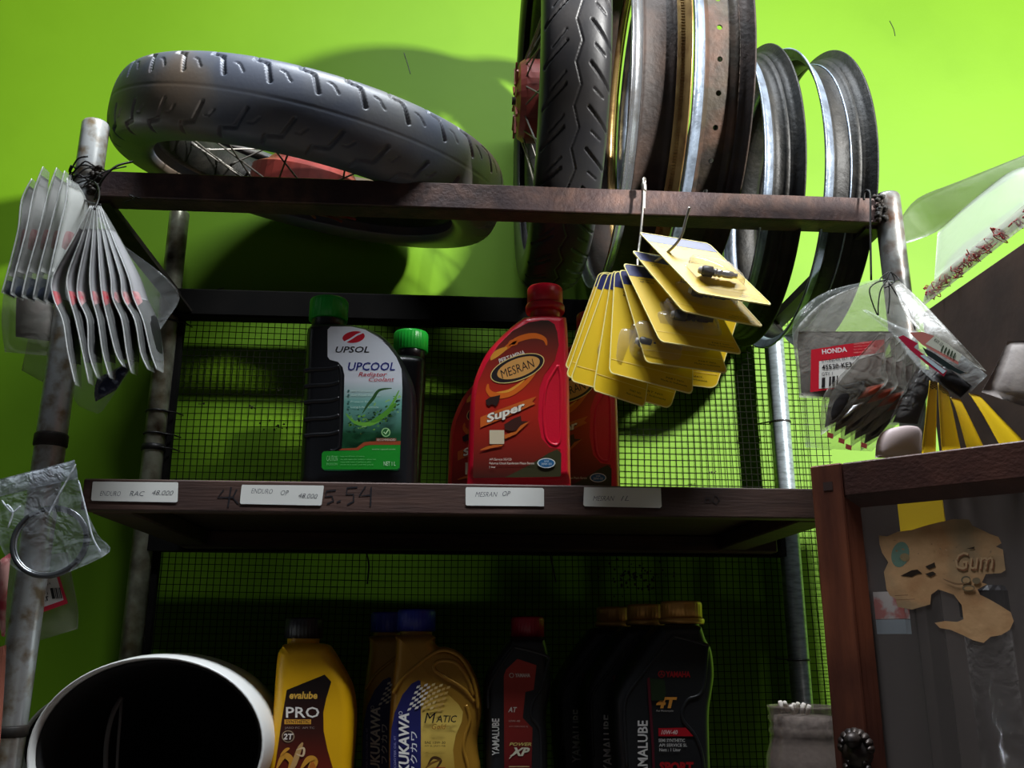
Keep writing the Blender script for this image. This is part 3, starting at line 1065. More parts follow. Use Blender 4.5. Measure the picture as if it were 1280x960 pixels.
p.arc([z5(222, 480), z5(222, 510), z5(252, 532), z5(320, 524), z5(390, 480), z5(450, 415)], 4.2, OR)
p.arc([z5(260, 520), z5(320, 510), z5(390, 462)], 1.6, OR2)
p.text('PERTAMINA', *z5(268, 344), *z5(394, 366), (236, 226, 220), -20, 0.1, 0.02)
p.ell(*z5(357, 408), 35.5, 15.5, (236, 206, 130), -20)
p.ell(*z5(357, 408), 34.3, 14.4, (30, 22, 26), -20)
p.ell(*z5(362, 406), 28, 11.6, (222, 160, 84), -20)
p.text('MESRAN', *z5(276, 390), *z5(438, 430), (40, 22, 18), -20, 0.12, 0.0)
p.poly([z5(*q) for q in [(186, 634), (270, 600), (385, 558), (445, 538), (425, 562), (440, 572), (300, 636), (186, 682)]], (202, 92, 26))
p.text('Super', *z5(206, 590), *z5(402, 642), (46, 22, 14), -20, 0.25, 0.075)
p.text('Super', *z5(208, 590), *z5(400, 640), (238, 228, 212), -20, 0.25, 0.035)
p.poly([z5(*q) for q in [(210, 556), (232, 542), (278, 532), (272, 560), (258, 584), (240, 574), (226, 582), (214, 576)]], (44, 20, 14))
p.poly([z5(*q) for q in [(296, 668), (340, 640), (372, 628), (376, 652), (412, 654), (372, 668), (366, 690), (330, 700), (300, 690)]], (60, 24, 14))
p.poly([z5(*q) for q in [(296, 716), (350, 700), (372, 672), (414, 652), (380, 684), (350, 712), (300, 734)]], (196, 96, 28))
p.arc([z5(186, 786), z5(240, 770), z5(290, 764)], 1.8, (190, 92, 30))
p.rect(*z5(228, 694), *z5(296, 758), (206, 190, 160))
p.text('API Service SG/CD', *z5(228, 823), *z5(330, 834), (222, 206, 190))
p.text('Pelumas Untuk Kendaraan Mesin Bensin', *z5(228, 841), *z5(434, 852), (222, 206, 190))
p.text('1 liter', *z5(228, 860), *z5(256, 869), (222, 206, 190))
p.ell(*z5(490, 846), 11.2, 6.2, (214, 216, 214))
p.ell(*z5(490, 846), 10, 5.2, (30, 92, 138))
p.text('SAE', *z5(480, 834), *z5(502, 841), (200, 214, 222))
p.text('20W-50', *z5(466, 845), *z5(514, 856), (200, 214, 222))
p.build('label', mes, 'dark red and orange MESRAN Super label')
ridge(mes, [z5(545, 395), z5(500, 470), z5(482, 540), z5(478, 640), z5(490, 730), z5(525, 762), z5(552, 740), z5(558, 600), z5(556, 460), z5(545, 395)], Ym_ + 0.0016, 0.0026, REDPLA, 'grip_ridge')
m2 = copy_tree(mes)
m2.location = mes.location + Vector((at(776, 590, 1.185).x - at(714.5, 590, Ym_).x, 0.095, 0))
m2['label'] = 'red oil bottle directly behind the hanging yellow cards, right of the front red one'
m3 = copy_tree(mes)
m3.location = mes.location + Vector((at(559, 590, 1.30).x - at(584.5, 590, Ym_).x, 0.21, 0))
m3['label'] = 'shadowed red oil bottle peeping out left of the front red one'

# --- yellow two-stroke oil
z6 = lambda x, y: (320 + x / 4.267, 750 + y / 4.267)
Yl = 1.10
ol = [z6(*p) for p in [(28, 1210), (36, 1050), (46, 900), (58, 800), (76, 650), (90, 450), (104, 295), (128, 252), (142, 236), (240, 228), (350, 236), (388, 268), (430, 338), (472, 412), (500, 482), (515, 600), (510, 750), (498, 900), (492, 1050), (488, 1210)]]
evl = bottle('two_stroke_oil_bottle', 'yellow oil bottle with black cap and PRO label beside the white shell', ol, Yl, 0.07, Z_LOW, YELPLA,
             z6(152, 0)[:1] + z6(356, 0)[:1] + (z6(0, 96)[1], z6(0, 206)[1]), BLACKCAP, R=0.013)
pz = lambda y: at(380, 750 + y / 4.267, Yl).z - Z_LOW
p = Print((0, Yl, 0), (0, -1, 0))
p.poly([z6(*q) for q in [(164, 480), (262, 440), (366, 398), (402, 436), (376, 520), (359, 600), (361, 700), (382, 800), (408, 890), (418, 1000), (418, 1120), (84, 1120), (98, 900), (108, 850), (136, 650)]],
       grad('two_stroke_label_ink', pz(1000), (118, 34, 18), pz(480), (26, 16, 14), mid=(0.55, (58, 22, 14))))
p.text('evalube', *z6(178, 488), *z6(328, 528), (222, 176, 72), 0, 0.15, 0.03)
p.text('PRO', *z6(160, 570), *z6(338, 628), (226, 222, 214), 0, 0, 0.012)
p.rect(*z6(152, 637), *z6(294, 662), (206, 150, 54))
p.text('SYNTHETIC', *z6(160, 641), *z6(286, 658), (34, 20, 12), 0, 0, 0.012)
p.text('JASO FC  API TC', *z6(154, 676), *z6(312, 690), (150, 140, 132))
p.ell(*z6(172, 727), 8, 7.6, (150, 130, 104))
p.ell(*z6(172, 727), 6.6, 6.4, (44, 22, 14))
p.text('2T', *z6(146, 712), *z6(200, 744), (214, 208, 200), 0, 0.15, 0.03)
GO = (206, 146, 50)
p.arc([z6(110, 900), z6(150, 830), z6(190, 860), z6(170, 920)], 4, GO)
p.arc([z6(120, 960), z6(190, 900), z6(230, 800), z6(250, 760)], 3.4, (190, 150, 96))
p.arc([z6(215, 800), z6(255, 790), z6(250, 830), z6(215, 820)], 1.4, (216, 190, 150))
p.arc([z6(240, 900), z6(280, 850), z6(310, 860), z6(290, 910), z6(270, 960)], 5, GO)
p.arc([z6(300, 860), z6(310, 920), z6(360, 980)], 5, (186, 104, 36))
p.arc([z6(130, 830), z6(160, 800), z6(180, 790)], 2, GO)
p.build('label', evl, 'dark brown PRO label with gold lettering')

# --- gold scooter oil
ol = [z6(*p) for p in [(712, 1210), (706, 1050), (704, 900), (706, 700), (713, 560), (726, 420), (741, 300), (744, 220), (748, 190), (850, 184), (948, 190), (953, 228), (975, 250), (1012, 250), (1080, 276), (1142, 340), (1186, 440), (1206, 550), (1200, 650), (1184, 740), (1188, 820), (1200, 900), (1204, 1050), (1202, 1210)]]
fuk = bottle('scooter_oil_bottle', 'gold oil bottle with blue cap and Matic Gold label, front one of the pair', ol, 1.105, 0.07, Z_LOW, GOLDPLA,
             z6(752, 0)[:1] + z6(957, 0)[:1] + (z6(0, 52)[1], z6(0, 168)[1]), BLUECAP, R=0.012, group='gold oil bottles on the lower shelf')
ridge(fuk, [z6(730, 500), z6(790, 410), z6(870, 340), z6(945, 285), z6(1010, 268), z6(1085, 300), z6(1140, 380), z6(1172, 480), z6(1185, 580)], 1.1055, 0.0022, GOLDPLA)
ridge(fuk, [z6(1165, 545), z6(1100, 470), z6(990, 402), z6(952, 370), z6(958, 336), z6(1010, 322), z6(1075, 342), z6(1128, 420), z6(1158, 510)], 1.1055, 0.0024, GOLDPLA)
ridge(fuk, [z6(1120, 560), z6(1140, 640), z6(1118, 720), z6(1108, 800), z6(1130, 900), z6(1132, 1050)], 1.1055, 0.0022, GOLDPLA)
p = Print((0, 1.105, 0), (0, -1, 0))
p.poly([z6(*q) for q in [(866, 428), (878, 432), (880, 1130), (716, 1130), (716, 800), (722, 690), (740, 600), (782, 505), (830, 446)]], (34, 36, 96))
p.poly([z6(*q) for q in [(880, 432), (940, 450), (1010, 490), (1080, 556), (1104, 596), (1097, 650), (1066, 720), (1051, 800), (1060, 900), (1062, 1130), (880, 1130)]],
       grad('matic_label_ink', at(530, 750 + 1000 / 4.267, 1.1).z - Z_LOW, (150, 112, 30), at(530, 750 + 440 / 4.267, 1.1).z - Z_LOW, (176, 130, 40), mid=(0.6, (226, 196, 96))))
for i in range(9):
    for j in range(9):
        if (i + j) % 2 == 0:
            x, y = 806 + i * 20 + j * 6, 592 - j * 15 - i * 6 + (i * i) * .8
            p.poly([z6(x, y), z6(x + 18, y - 5), z6(x + 24, y - 19), z6(x + 6, y - 14)], (230, 226, 216) if i < 4 else ((216, 190, 130) if i < 7 else (196, 160, 90)))
p.text('FUKUKAWA', 790 / 4.267 + 320 - 48, 750 + 806 / 4.267 - 6.6, 790 / 4.267 + 320 + 48, 750 + 806 / 4.267 + 6.6, (232, 230, 222), -90, 0.12, 0.03)
p.text('フクカワ', 842 / 4.267 + 320 - 27, 750 + 815 / 4.267 - 4.2, 842 / 4.267 + 320 + 27, 750 + 815 / 4.267 + 4.2, (214, 214, 216), -90, 0, 0.012)
p.text('SUPER SCOOTER OIL 4T', 742 / 4.267 + 320 - 30, 750 + 850 / 4.267 - 1.3, 742 / 4.267 + 320 + 30, 750 + 850 / 4.267 + 1.3, (150, 150, 190), -90)
p.ell(*z6(772, 603), 2.4, 2.4, (220, 220, 220), n=16)
p.ell(*z6(772, 603), 1.8, 1.8, (34, 36, 96), n=16)
p.text('M', *z6(898, 600), *z6(958, 655), (22, 18, 16), 0, 0.25, 0.0)
p.text('ATIC', *z6(960, 614), *z6(1072, 652), (22, 18, 16), 0, 0.25, 0.012)
p.text('Gold', *z6(938, 660), *z6(1014, 688), (150, 96, 28), 0, 0.3, 0.0)
p.text('SAE 10W-30', *z6(900, 752), *z6(1010, 766), (40, 30, 18), 0, 0, 0.012)
p.text('API SL JASO MB', *z6(900, 772), *z6(1010, 784), (40, 30, 18))
p.arc([z6(915, 880), z6(945, 840), z6(985, 855), z6(960, 900)], 2, (70, 46, 20))
p.arc([z6(900, 900), z6(935, 870), z6(990, 850)], 1.4, (110, 74, 26))
p.rect(*z6(960, 890), *z6(1010, 930), (150, 30, 26))
p.build('label', fuk, 'blue and gold Matic Gold label with checkered flag')
f2 = copy_tree(fuk)
f2.location = fuk.location + Vector((at(465, 780, 1.26).x - at(496.5, 780, 1.14).x, 0.10, 0))
f2['label'] = 'second gold oil bottle with blue cap, behind and left of the Matic Gold bottle'

# --- charcoal engine oils
z7 = lambda x, y: (590 + x / 4.129, 740 + y / 4.129)
ol = [z7(*p) for p in [(80, 1200), (76, 1050), (74, 900), (71, 650), (70, 520), (80, 434), (110, 370), (160, 300), (195, 250), (210, 236), (290, 232), (366, 236), (384, 252), (402, 330), (412, 420), (412, 500), (392, 600), (388, 680), (394, 800), (398, 1050), (398, 1200)]]
yat = bottle('scooter_oil_bottle', 'charcoal oil bottle with dark red cap and orange-red AT POWER XP label', ol, 1.11, 0.065, Z_LOW, CHARPLA,
             z7(203, 0)[:1] + z7(372, 0)[:1] + (z7(0, 130)[1], z7(0, 233)[1]), REDCAP, R=0.011)
ridge(yat, [z7(84, 600), z7(86, 500), z7(130, 410), z7(210, 296), z7(235, 288), z7(385, 330), z7(388, 380), z7(356, 500), z7(318, 560), z7(306, 640), z7(352, 720), z7(358, 900), z7(360, 1100)], 1.1105, 0.0019, CHARPLA)
p = Print((0, 1.11, 0), (0, -1, 0))
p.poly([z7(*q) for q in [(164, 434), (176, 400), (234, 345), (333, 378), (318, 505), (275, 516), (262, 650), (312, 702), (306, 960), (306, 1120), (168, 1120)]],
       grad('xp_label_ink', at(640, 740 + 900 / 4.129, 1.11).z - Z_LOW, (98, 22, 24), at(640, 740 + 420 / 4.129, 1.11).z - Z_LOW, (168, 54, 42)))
p.ell(*z7(204, 430), 3, 3, (210, 196, 186), n=20)
p.ell(*z7(204, 430), 2.2, 2.2, (150, 48, 38), n=20)
p.text('YAMAHA', *z7(222, 420), *z7(300, 440), (214, 200, 192), 0, 0, 0.03)
p.text('AT', *z7(186, 594), *z7(232, 620), (220, 212, 200), 0, 0.25, 0.02)
p.text('10W-40', *z7(190, 660), *z7(248, 671), (196, 160, 150))
p.text('API SERVICE SJ', *z7(190, 690), *z7(288, 700), (176, 140, 132))
p.text('POWER', *z7(192, 776), *z7(306, 794), (206, 190, 110), 0, 0.3, 0.02)
p.text('XP', *z7(194, 802), *z7(298, 846), (216, 214, 190), 0, 0.4, 0.04)
p.line([z7(192, 860), z7(232, 812)], 1.2, (216, 214, 190))
p.rect(*z7(190, 898), *z7(296, 903), (190, 170, 120))
p.text('YAMALUBE', 122 / 4.129 + 590 - 23, 740 + 748 / 4.129 - 4.6, 122 / 4.129 + 590 + 23, 740 + 748 / 4.129 + 4.6, (206, 204, 198), -90, 0, 0.02)
p.build('label', yat, 'orange-red AT POWER XP label')

ol = [z7(*p) for p in [(778, 1200), (774, 1050), (764, 900), (750, 750), (745, 580), (756, 520), (792, 440), (860, 332), (930, 232), (966, 192), (985, 172), (1085, 166), (1185, 172), (1205, 200), (1220, 244), (1250, 302), (1263, 420), (1252, 520), (1238, 620), (1240, 800), (1248, 1050), (1250, 1200)]]
y4 = bottle('engine_oil_bottle', 'charcoal oil bottle with gold cap and 4T lettering, nearest of the three', ol, 1.10, 0.07, Z_LOW, CHARPLA,
            z7(978, 0)[:1] + z7(1187, 0)[:1] + (z7(0, 50)[1], z7(0, 162)[1]), GOLDCAP, R=0.012, collar=0.006, group='gold-capped oil bottles on the lower shelf', neckmat=CHARPLA)
ridge(y4, [z7(800, 900), z7(790, 720), z7(792, 560), z7(860, 450), z7(960, 320), z7(1030, 238), z7(1060, 232), z7(1205, 272), z7(1212, 300), z7(1188, 510), z7(1110, 560), z7(1084, 650), z7(1150, 740), z7(1190, 860), z7(1196, 1050)], 1.1006, 0.0021, CHARPLA)
p = Print((0, 1.10, 0), (0, -1, 0))
p.ell(*z7(978, 424), 4.4, 4.4, (160, 22, 30), n=24)
p.ell(*z7(978, 424), 3.4, 3.4, (30, 30, 32), n=24)
for a in (90, 210, 330):
    q = z7(978, 424)
    p.line([q, (q[0] + 3.8 * math.cos(math.radians(a)), q[1] - 3.8 * math.sin(math.radians(a)))], 1, (160, 22, 30))
p.text('YAMAHA', *z7(1000, 409), *z7(1126, 440), (170, 24, 32), 0, 0, 0.03)
p.text('4T', *z7(950, 542), *z7(1058, 600), (222, 150, 60), 0, 0.2, 0.05)
p.text('For Motorcycle', *z7(952, 608), *z7(1038, 620), (196, 192, 186))
p.poly([z7(*q) for q in [(962, 702), (1102, 700), (1142, 744), (962, 744)]], (178, 20, 34))
p.text('10W-40', *z7(976, 712), *z7(1060, 735), (226, 206, 200), 0, 0.25, 0.02)
p.text('SEMI SYNTHETIC', *z7(962, 757), *z7(1098, 774), (206, 204, 200), 0, 0, 0.02)
p.text('API SERVICE SL', *z7(964, 782), *z7(1110, 798), (206, 204, 200), 0, 0, 0.02)
p.text('Nett : 1 Liter', *z7(966, 806), *z7(1076, 822), (206, 204, 200), 0, 0, 0.02)
p.text('SPORT', *z7(966, 876), *z7(1142, 930), (172, 22, 30), 0, 0, 0.05)
p.poly([z7(*q) for q in [(902, 446), (916, 440), (940, 800), (948, 1100), (938, 1100), (926, 800)]], (86, 24, 36))
p.poly([z7(*q) for q in [(918, 446), (990, 450), (1000, 520), (990, 560), (925, 560)]], (34, 50, 26))
p.text('YAMALUBE', 880 / 4.129 + 590 - 39, 740 + 824 / 4.129 - 6.4, 880 / 4.129 + 590 + 39, 740 + 824 / 4.129 + 6.4, (222, 220, 216), -90.0, 0, 0.02)
p.build('label', y4, 'lettering and red banner of the 4T oil')
y42 = copy_tree(y4)
y42.location = y4.location + Vector((at(808, 770, 1.225).x - at(852, 770, 1.135).x, 0.09, 0))
y42['label'] = 'middle one of three charcoal oil bottles with gold caps'
y43 = copy_tree(y4)
y43.location = y4.location + Vector((at(768, 770, 1.32).x - at(852, 770, 1.135).x, 0.185, 0))
y43['label'] = 'rearmost of three charcoal oil bottles with gold caps, deepest in shadow'

# ------------------------------------------------------------------ white shells on the lower shelf
WHITESH = mat('white_shell_plastic', (224, 224, 220), 0.35)
LINING = mat('black_lining', (14, 12, 12), 0.9)
hc = Vector((at(182, 940, 1.06).x, 1.06, 0))
rx, rz = 0.1225, 0.094
hc.z = Z_LOW + rz + 0.004


def shell_ring(c, k, y, n=64):
    return [(c.x + rx * k * math.cos(2 * PI * j / n), c.y + y, c.z + rz * k * math.sin(2 * PI * j / n)) for j in range(n)]


def strip(rings, n=64, capend=False):
    V, F = [], []
    for r in rings:
        V += r
    for q in range(len(rings) - 1):
        for j in range(n):
            F.append((q * n + j, q * n + (j + 1) % n, (q + 1) * n + (j + 1) % n, (q + 1) * n + j))
    if capend:
        F.append(tuple(range((len(rings) - 1) * n, len(rings) * n)))
    return V, F


hel = thing('helmet', 'white rounded helmet-like shell lying with its dark hollow facing out, lower shelf corner', 'helmet', (hc.x, hc.y + 0.1, Z_LOW))
V, F = strip([shell_ring(hc, .955, .03), shell_ring(hc, .97, .004), shell_ring(hc, .985, 0), shell_ring(hc, 1.0, .004), shell_ring(hc, 1.03, .04), shell_ring(hc, 1.03, .09), shell_ring(hc, .98, .14), shell_ring(hc, .86, .19), shell_ring(hc, .6, .23), shell_ring(hc, .2, .245)], capend=True)
obj('shell', V, F, WHITESH, hel, True)
V, F = strip([shell_ring(hc, .956, .014), shell_ring(hc, .93, .016), shell_ring(hc, .93, .08), shell_ring(hc, .85, .15), shell_ring(hc, .5, .2), shell_ring(hc, .1, .21)], capend=True)
obj('lining', V, F, LINING, hel, True)
b = MB()
b.tube(smooth_path([at(152, 872, 1.13), at(140, 895, 1.12), at(133, 930, 1.115), at(132, 975, 1.11)], 5), 0.003, 6)
b.tube(smooth_path([at(152, 872, 1.13), at(150, 900, 1.12), at(147, 940, 1.115), at(146, 975, 1.11)], 5), 0.0018, 6)
b.build('strap', mat('grey_strap', (90, 88, 86), 0.7), hel, True)
h2 = copy_tree(hel)
h2.scale = (0.9, 0.5, 0.8)
h2.location = (at(17, 948, 1.31).x + rx * 0.9 * 1.03, 1.31 + 0.05, Z_LOW)
h2['label'] = 'second pale shell behind the white one, only its curved edge showing'
for o in (hel, h2):
    o['group'] = 'white shells on the lower shelf'

# ------------------------------------------------------------------ glass jar
GLASS = film('dusty_jar_glass', (128, 114, 106), 0.34, 0.08, 0.05, 20, 0.3)
jc = at(1003, 884, 1.0)
jc.z = Z_LOW
ht = at(1003, 882, 1.0).z - Z_LOW
jar = thing('glass_jar', 'dusty glass jar with screw neck, filled with small white pieces', 'jar', jc)
b = MB()
b.lathe([(.030, 0), (.038, .002), (.041, .01), (.0415, ht * .55), (.040, ht * .66), (.036, ht * .74), (.0345, ht * .80), (.0365, ht * .83), (.0345, ht * .86), (.0345, ht * .89), (.0365, ht * .915), (.0345, ht * .94), (.036, ht * .985), (.0365, ht), (.034, ht), (.033, ht * .95), (.032, ht * .8), (.037, ht * .66), (.0385, ht * .5), (.0385, .01), (.03, .004)], jc, 48)
b.build('glass', GLASS, jar, True)
b = MB()
b.lathe([(0, .006), (.034, .006), (.0375, .012), (.0375, ht * .5), (.0355, ht * .66), (.031, ht * .78), (.030, ht * .93), (0, ht * .94)], jc, 32)
b.build('dark_filling', mat('jar_filling', (92, 80, 74), 0.8, 0, (128, 114, 106), 120, bump=0.8, bscale=160), jar, True, kind='stuff')
WHITEB = mat('white_plug', (216, 206, 196), 0.6)
for k, (px, py) in enumerate(((975, 876), (980, 877), (992, 879), (998, 878), (1005, 879), (1012, 881), (988, 881))):
    q = at(px, py, 0.99 + .006 * (k % 4))
    b = MB()
    d = Vector((random.uniform(-.6, .6), random.uniform(-.3, .3), 1)).normalized()
    b.tube([q - d * .011, q - d * .002, q], [.0022, .0026, .002], 8)
    b.build('white_plug', WHITEB, jar, True)

# ------------------------------------------------------------------ display cabinet with glazed door
A = at(1012, 583, 0.75)
d2 = ray(1280, 549)
B = CAM + d2 * ((A.z - CAM.z) / d2.z)
e = (B - A)
e.z = 0
e.normalize()
nrm = Vector((e.y, -e.x, 0))        # toward the viewer
if nrm.y > 0:
    nrm = -nrm
bk = -nrm
UP = Vector((0, 0, 1))
DW, DZ0, DZ1 = 0.37, 1.05, A.z
cab = thing('display_cabinet', 'old red-brown wooden cabinet with a glazed door at the right', 'cabinet', (A + e * (DW / 2) + bk * 0.08).to_2d().to_3d())


def slab(u0, u1, z0, z1, d0, d1, name, m, parent, label=None):
    q = MB()
    bb = bevbox(u0, u1, d0, d1, z0, z1, 0.0012)
    q.add([A + e * v[0] + bk * v[1] + UP * (v[2] - A.z) for v in bb[0]], bb[1])
    return q.build(name, m, parent, label=label)


def pu(px, py):
    q = on_plane(px, py, A, nrm)
    return (q - A).dot(e), q.z


ST = pu(1055, 625)[0]
u_in, z_in = pu(1064, 634)
RH = A.z - pu(1070, 619)[1]
door = slab(0, ST, DZ0, DZ1, 0, 0.022, 'door', CABWOOD, cab)
slab(DW - ST, DW, DZ0, DZ1, 0, 0.022, 'stile', CABWOOD, door)
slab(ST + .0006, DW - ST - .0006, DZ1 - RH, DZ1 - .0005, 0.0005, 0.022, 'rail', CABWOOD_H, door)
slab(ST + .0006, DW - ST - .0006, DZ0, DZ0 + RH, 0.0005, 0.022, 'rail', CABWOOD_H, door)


def wedge(pts, name, m):
    return obj(name, pts, [(0, 1, 3, 2), (0, 4, 5, 1), (2, 3, 5, 4), (0, 2, 4), (1, 5, 3)], m, door)


def P3(u, z, d):
    return A + e * u + bk * d + UP * (z - A.z)


ml = max(0.009, u_in - ST)
zt = DZ1 - RH
wedge([P3(ST, zt, .002), P3(ST, DZ0 + RH, .002), P3(ST + ml, zt - ml, .010), P3(ST + ml, DZ0 + RH + ml, .010), P3(ST, zt, .02), P3(ST, DZ0 + RH, .02)], 'moulding', CABWOOD)
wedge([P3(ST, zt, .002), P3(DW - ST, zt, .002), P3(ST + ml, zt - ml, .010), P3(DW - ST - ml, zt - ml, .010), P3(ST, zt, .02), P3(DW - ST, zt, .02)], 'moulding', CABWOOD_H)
b = MB()
q0 = pu(1035, 607)
b.obox(P3(q0[0] - .004, q0[1] - .004, -0.0004), e * .008, UP * .007, bk * .002)
b.build('tenon_end', mat('tenon_end_grain', (58, 34, 28), 0.8), door)
GP = film('cabinet_pane', (165, 156, 152), 0.13, 0.06, 0.02, 6)  # grey film colour paints in the reflection veil over the glass
slab(ST + ml * .4, DW - ST - ml * .4, DZ0 + RH * .8, zt - ml * .4, 0.012, 0.0145, 'glass_pane', GP, door)
# cast latch
b = MB()
lx, lz = pu(1073, 945)
for k in range(9):
    a = PI * k / 8
    b.lathe([(0, -.004), (.0035, -.002), (.004, .001), (0, .004)], P3(lx + .0105 * math.cos(a), lz + .006 + .011 * math.sin(a), -.003), 10, nrm)
b.lathe([(.012, 0), (.012, .003), (.009, .006), (.006, .007), (.005, .010), (0, .012)], P3(lx, lz + .003, 0), 20, nrm)
b.lathe([(.006, 0), (.006, .008), (.004, .013), (0, .014)], P3(lx, lz + .012, -.002), 14, nrm)
for s_ in (-1, 1):
    for k in range(5):
        b.lathe([(0, -.003), (.003, -.001), (.0032, .001), (0, .003)], P3(lx + s_ * (.004 + .002 * k), lz - .004 * k, -.004), 8, nrm)
b.obox(P3(lx - .009, lz - .05, -.002), e * .018, UP * .048, bk * .002)
b.build('latch', mat('dark_cast_metal', (44, 38, 36), 0.45, 0.5, (70, 60, 54), 90, bump=0.4), door, True, label='dark cast metal ornamental latch')
# torn paper stuck on the glass
zA = lambda x, y: (1000 + x / 4.571, 540 + y / 4.571)
TAN = mat('faded_tan_paper', (224, 176, 126), 0.8, 0, (200, 148, 100), 40, 0.4, 0.65, bump=0.2, bscale=90, c3=(168, 142, 108), scale3=26)
p = Print(P3(0, 0, 0.0116), nrm)
p.poly([zA(*q) for q in [(452, 592), (500, 596), (560, 570), (640, 560), (720, 535), (800, 515), (880, 498), (965, 500), (985, 535), (1040, 560), (1085, 582), (1135, 600), (1152, 636), (1120, 655), (1160, 672), (1175, 790), (1150, 806), (1062, 812), (1040, 860), (1070, 870), (1015, 900), (1030, 930),
                       (1090, 960), (1150, 995), (1205, 1030), (1222, 1080), (1200, 1130), (1150, 1160), (1090, 1170), (1050, 1205), (990, 1190), (930, 1160), (860, 1130), (800, 1120), (770, 1090), (830, 1080), (900, 1085), (935, 1070), (925, 990), (880, 930), (810, 905), (790, 900), (750, 930), (745, 985), (640, 1015), (560, 1000), (545, 950), (515, 935), (495, 900), (490, 860), (480, 800), (505, 745), (470, 690), (455, 640)]], TAN)
p.ell(*zA(574, 700), 11, 16, (128, 158, 140), 12)
p.ell(*zA(600, 716), 6, 5, (176, 152, 112), 12)
p.poly([zA(*q) for q in [(575, 822), (640, 790), (672, 786), (700, 808), (670, 812), (640, 828)]], (52, 40, 32))
p.poly([zA(*q) for q in [(716, 770), (770, 745), (776, 770), (740, 784)]], (64, 52, 42))
p.poly([zA(*q) for q in [(716, 812), (760, 796), (780, 812), (745, 828)]], (64, 52, 42))
p.poly([zA(*q) for q in [(950, 668), (1000, 655), (996, 668)]], (70, 52, 40))
p.text('Gum', *zA(892, 690), *zA(1112, 792), (160, 104, 74), -2, 0.2, -0.005)
p.text('Gum', *zA(888, 684), *zA(1106, 784), (214, 176, 134), -2, 0.2, 0.0)
p.ell(*zA(950, 846), 6, 5, (112, 104, 84))
p.ell(*zA(952, 848), 4.6, 3.6, (196, 160, 118))
p.ell(*zA(1010, 850), 5, 4, (140, 122, 94))
p.ell(*zA(965, 892), 8, 4, (134, 116, 88))
p.ell(*zA(968, 894), 6, 2.6, (196, 154, 108))
p.arc([zA(820, 840), zA(900, 870), zA(960, 860)], 1.2, (150, 116, 84))
p.line([zA(545, 935), zA(620, 932)], .7, (120, 84, 60))
p.line([zA(550, 960), zA(660, 955)], .6, (140, 100, 72))
for k in range(26):
    p.ell(1000 + random.uniform(470, 1120) / 4.571, 540 + random.uniform(600, 760) / 4.571, random.uniform(.6, 2.4), random.uniform(.4, 1.0), random.choice([(178, 128, 88), (206, 164, 120), (164, 132, 100)]), random.uniform(-40, 40), n=8)
p.build('torn_sticker', door, 'torn tan paper remnant stuck on the glass')
# body behind the door
BD = 0.17
slab(0.002, 0.02, DZ0, DZ1 - .002, 0.0225, BD, 'side_panel', CABDARK, cab)
slab(DW - .02, DW - .002, DZ0, DZ1 - .002, 0.0225, BD, 'side_panel', CABDARK, cab)
slab(0.0205, DW - .0205, DZ0, DZ1 - .002, BD - .012, BD, 'back_panel', CABDARK, cab)
slab(0.2, DW - .0205, DZ1 - .016, DZ1 - .002, 0.0225, BD - .0125, 'top_panel', CABDARK, cab)
slab(0.0205, DW - .0205, DZ0, DZ0 + .02, 0.0225, BD - .0125, 'bottom_panel', CABDARK, cab)
for u in (0.012, DW - .03):
    for d in (.03, BD - .02):
        slab(u, u + .024, 0, DZ0, d, d + .02, 'leg', CABWOOD, cab)

# things inside the cabinet
YEL = mat('yellow_card_stock', (240, 198, 16), 0.5)
q0, q1 = pu(1118, 652), pu(1176, 634)
t_ = thing('yellow_card', 'yellow card standing behind the cabinet glass, just under its top rail', 'card', P3(.12, DZ0 + .02, .10))
b = MB()
zy = pu(1150, 646)[1]
b.obox(P3(.052, zy - .006, .05), e * .036, UP * .06, bk * .002)
b.build('card_face', YEL, t_)
b = MB()
b.obox(P3(.056, zy - .022, .0475), e * .022, UP * .014, bk * .002)
b.lathe([(0, 0), (.008, .001), (.010, .005), (.006, .009), (0, .01)], P3(.066, zy - .016, .047), 12, nrm)
b.build('wrapped_part', FILM2, t_)
b = MB()
b.obox(P3(.065, DZ0 + .02, .0505), e * .012, UP * (zy - DZ0 - .03), bk * .003)
b.build('hanging_strip', CABDARK, t_)
t_ = thing('tube', 'tall clear tube with glints standing behind the cabinet glass', 'tube', P3(.145, DZ0 + .02, .08))
b = MB()
ztube = pu(1180, 742)[1]
b.lathe([(.017, DZ0 + .0205), (.017, ztube), (.016, ztube + .001), (.0158, DZ0 + .022)], P3(pu(1190, 850)[0] + .012, 0, .062), 32)
b.build('clear_wall', film('tube_plastic', (150, 142, 138), 0.08, 0.08, 0.5, 90, 0.4), t_, True)
b = MB()
b.lathe([(.0185, ztube - .016), (.0185, ztube + .004), (.016, ztube + .008), (0, ztube + .008)], P3(pu(1190, 850)[0] + .012, 0, .062), 24, rib=(0, 1, .0012, 2))
b.build('ribbed_cap', BLACKCAP, t_)
t_ = thing('packet', 'small red and white packet hanging behind the cabinet glass beside the stile', 'packet', P3(.04, DZ0 + .02, .06))
zz = pu(1098, 765)[1]
b = MB()
b.obox(P3(.024, zz - .016, .05), e * .024, UP * .0115, bk * .012)
b.build('lower_half', mat('pale_blue_paper', (176, 190, 200), 0.6), t_)
b = MB()
b.obox(P3(.024, zz - .004, .05), e * .024, UP * .022, bk * .012)
b.build('upper_half', mat('pink_paper', (220, 120, 112), 0.6, 0, (232, 220, 214), 60, .45, .55), t_)

